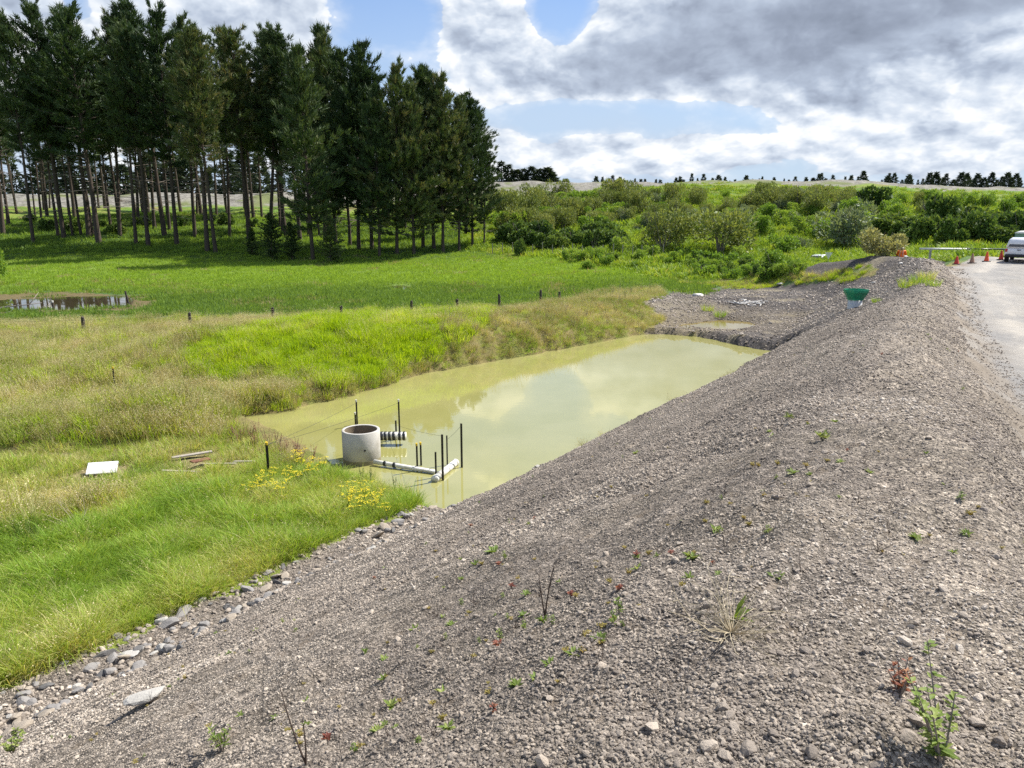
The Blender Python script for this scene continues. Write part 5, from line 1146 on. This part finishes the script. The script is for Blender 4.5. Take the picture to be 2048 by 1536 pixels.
def ute(x, y, z, rz, lab, canopy=True):
    t = empty('white_ute', (x, y, z), rz)
    b = MB(); loft(b, [(-2.62, .86, .84, .50, .98), (-2.55, .92, .90, .44, 1.10), (-.8, .93, .91, .38, 1.10), (1.2, .93, .90, .38, 1.08), (2.2, .91, .84, .40, 1.02), (2.58, .84, .76, .46, .88), (2.66, .74, .68, .52, .80)]); b.build('body', m_paint, t, True)
    b = MB(); loft(b, [(-.78, .87, .70, 1.085, 1.76), (-.3, .87, .72, 1.085, 1.80), (.35, .87, .71, 1.085, 1.78), (1.28, .86, .74, 1.06, 1.12)]); b.build('cab', m_paint, t, True)
    if canopy:
        b = MB(); loft(b, [(-2.60, .86, .70, 1.105, 1.58), (-2.38, .88, .72, 1.105, 1.80), (-1.5, .88, .73, 1.105, 1.86), (-.80, .88, .71, 1.105, 1.79)]); b.build('canopy', m_paint, t, True)
        MB().add([(-.66, -2.635, 1.20), (.66, -2.635, 1.20), (.58, -2.585, 1.53), (-.58, -2.585, 1.53)], [(0, 1, 2, 3)]) or None
        b = MB(); b.add([(-.70, -2.63, 1.19), (.70, -2.63, 1.19), (.60, -2.575, 1.54), (-.60, -2.575, 1.54), (-.70, -2.60, 1.19), (.70, -2.60, 1.19), (.60, -2.545, 1.54), (-.60, -2.545, 1.54)], [(0, 1, 2, 3), (7, 6, 5, 4), (0, 4, 5, 1), (2, 6, 7, 3), (1, 5, 6, 2), (0, 3, 7, 4)]); b.build('rear_window', m_glass, t)
        for s_ in (-1, 1):
            b = MB(); b.add([(s_ * .89, -2.2, 1.22), (s_ * .89, -.95, 1.22), (s_ * .785, -.95, 1.62), (s_ * .785, -2.1, 1.62)], [(0, 1, 2, 3)[::s_]]); b.build('canopy_window', m_glass, t)
    for s_ in (-1, 1):
        b = MB(); b.add([(s_ * .875, -.62, 1.16), (s_ * .875, .95, 1.16), (s_ * .765, .42, 1.66), (s_ * .765, -.55, 1.68)], [(0, 1, 2, 3)[::s_]]); b.build('side_window', m_glass, t)
        MB().box((s_ * .80, -2.59, .92), (.17, .10, .24), 0, 0, .03).build('tail_light', m_tail, t); MB().box((s_ * .68, 2.56, .80), (.26, .12, .13), 0, 0, .03).build('headlight', m_head, t); MB().box((s_ * 1.0, .82, 1.14), (.16, .09, .14), 0, 0, .03).build('mirror', m_trim, t)
        for yy in (-1.62, 1.55):
            w = MB().tube([(s_ * .70, yy, .37), (s_ * .72, yy, .37), (s_ * .92, yy, .37), (s_ * .945, yy, .37)], [.34, .37, .37, .34], 22).build('wheel', m_tyre, t, True)
            MB().tube([(s_ * .93, yy, .37), (s_ * .955, yy, .37)], [.23, .20], 14).build('rim', m_rim, w, True)
    b = MB(); b.add([(-.74, 1.235, 1.13), (.74, 1.235, 1.13), (.64, .42, 1.755), (-.64, .42, 1.755)], [(0, 1, 2, 3)]); V = [(v[0], v[1] + .03, v[2] + .025) for v in b.v]; b = MB(); b.add(V, [(0, 1, 2, 3)]); b.build('windscreen', m_glass, t)
    MB().box((0, -2.68, .54), (1.72, .16, .20), 0, 0, .04).build('rear_bumper', m_trim, t); MB().box((0, -2.64, .72), (.36, .02, .12)).build('number_plate', m_plate, t); MB().box((0, -2.66, .96), (.24, .03, .06), 0, 0, .01).build('tailgate_handle', m_trim, t); MB().box((0, 2.63, .52), (1.5, .14, .16), 0, 0, .04).build('front_bumper', m_trim, t); MB().box((0, 2.655, .70), (.8, .04, .16), 0, 0, .01).build('grille', m_trim, t)
    b = MB(); b.box((0, 0, .48), (1.3, 4.6, .16)); b.build('chassis', m_trim, t)
    return tag(t, lab, 'ute')
x, y, z = ground_at(2043, 523); ute(x, y, z, -math.atan2(x, y) - .10, 'white ute with a dark rear canopy window parked beside the traffic cones')
p = at_d(1634, 521, 96); zg = hz(p.x, p.y); ute(p.x, p.y, (z_top(p.x, p.y, 1634, 510) - 1.84), math.radians(148), 'white ute half hidden behind the gravel mound in the hollow')
# person crouching behind the mound
m_skin = pbr('skin', (.45, .26, .18), .6, var=.05); m_hiviz = pbr('hi_vis_orange', (.95, .17, .02), .7, var=.06); m_navy = pbr('navy_trousers', (.03, .035, .06), .9); m_tape = pbr('reflective_tape', (.35, .33, .30), .4)
def skin_obj(name, verts, edges, radii, mat, parent, sub=2):
    me = bpy.data.meshes.new(name); me.from_pydata(verts, edges, []); me.update(); me.materials.append(mat); o = obj(name, me, parent)
    o.modifiers.new('skin', 'SKIN'); sl_ = me.skin_vertices[0].data
    for i, r__ in enumerate(radii): sl_[i].radius = (r__, r__) if not isinstance(r__, tuple) else r__
    sl_[0].use_root = True
    o.modifiers['skin'].use_smooth_shade = True
    sd_ = o.modifiers.new('smooth', 'SUBSURF'); sd_.levels = sd_.render_levels = sub; return o
p = at_d(1803, 505, 57.5); zg = hz(p.x, p.y); ztop = z_top(p.x, p.y, 1803, 496)
t = empty('person', (p.x, p.y, ztop - 1.22), -math.atan2(p.x, p.y))
V = [(0, -.10, .42), (0, -.06, .62), (0, .06, .86), (0, .16, 1.0), (0, .22, 1.08), (0, .26, 1.16), (0, .28, 1.22)]; E = [(i, i + 1) for i in range(6)]; RR_ = [.155, .15, .165, .13, .055, .092, .07]
def ch(par, pts, rad):
    b = len(V); V.extend(pts); RR_.extend(rad); E.append((par, b)); E.extend((b + i, b + i + 1) for i in range(len(pts) - 1)); return b + len(pts) - 1
for s_ in (-1, 1):
    hnd = ch(3, [(s_ * .21, .15, .97), (s_ * .30, .22, .72), (s_ * .22, .46, .56), (s_ * .19, .53, .53)], [.075, .055, .042, .036])
    for q in range(4): ch(hnd, [(s_ * (.165 + .016 * q), .585 + .004 * q, .52), (s_ * (.165 + .016 * q), .62 + .008 * (q % 3), .50)], [.010, .009])
    ch(hnd, [(s_ * .15, .55, .54), (s_ * .14, .58, .53)], [.012, .010])
    ch(0, [(s_ * .10, -.06, .40), (s_ * .20, .34, .50), (s_ * .17, .10, .10), (s_ * .17, .12, .05), (s_ * .18, .28, .03)], [.10, .075, .052, .045, .038])
skin_obj('body', V, E, RR_, m_skin, t)
V = [(0, -.11, .46), (0, -.07, .62), (0, .055, .86), (0, .15, 1.0)]; E = [(0, 1), (1, 2), (2, 3)]; RR_ = [.19, .20, .215, .155]
for s_ in (-1, 1): ch(3, [(s_ * .22, .14, .975), (s_ * .31, .22, .73), (s_ * .24, .42, .59)], [.11, .085, .065])
skin_obj('hi_vis_shirt', V, E, RR_, m_hiviz, t)
V = [(0, -.10, .40)]; E = []; RR_ = [.185]
for s_ in (-1, 1): ch(0, [(s_ * .10, -.05, .40), (s_ * .20, .33, .50), (s_ * .17, .11, .13)], [.13, .10, .075])
skin_obj('trousers', V, E, RR_, m_navy, t)
for s_ in (-1, 1): MB().tube([(s_ * .11, -.255, .62), (s_ * .10, -.165, .86), (s_ * .10, -.02, 1.05)], .022, 6).build('reflective_strap', m_tape, t)
hat = MB(); hat.lathe([(.155, 1.195), (.155, 1.21), (.118, 1.215), (.108, 1.27), (.07, 1.315), (0, 1.33)], 20, 0, (0, .27, 0)); hat.build('hard_hat', m_white, t, True)
MB().box((0, .372, 1.155), (.03, .04, .05), 0, 0, .01).build('nose', m_skin, t)
tag(t, 'person in an orange hi-vis shirt and white hard hat crouching behind the gravel mound', 'person')
# scraps on the flat beyond the pond
m_scrap = pbr('pale_scrap', (.62, .60, .56), .7, var=.15)
r_ = np.random.default_rng(9)
x, y, z = ground_at(1500, 608); b = MB()
for _ in range(16):
    p0 = Vector((r_.uniform(-.9, .9), r_.uniform(-.8, .8), .05)); pts = [p0]
    for k in range(5): pts.append(pts[-1] + Vector((r_.normal(0, .3), r_.normal(0, .3), r_.normal(0, .05)))); pts[-1].z = max(.03, min(.3, pts[-1].z))
    b.tube(pts, .03, 5)
tag(b.build('tangled_hose', m_scrap, None, True, (x, y, z)), 'tangle of pale hose lying on the dark flat beyond the pond', 'hose')
for k, (px, py, lab) in enumerate([(1395, 592, 'crumpled pale sheet on the flat beside the green grass clump'), (1801, 531, 'pale lump of rubble high on the dark face of the mound'), (1747, 568, 'small white scrap on the dark slope above the funnel'), (1812, 515, 'white stone on top of the gravel mound below the person'), (1560, 571, 'flat white scrap at the far edge of the dark flat')]):
    x, y, z = ground_at(px, py); o = obj('pale_scrap', stone_mesh('pale_scrap', m_scrap, 80 + k, 2, .35), None, (x, y, z + .08)); s_ = [1.0, .5, .4, .4, .7][k]; o.scale = (s_, s_ * .8, s_); o.rotation_euler.z = k; tag(o, lab, 'scrap')
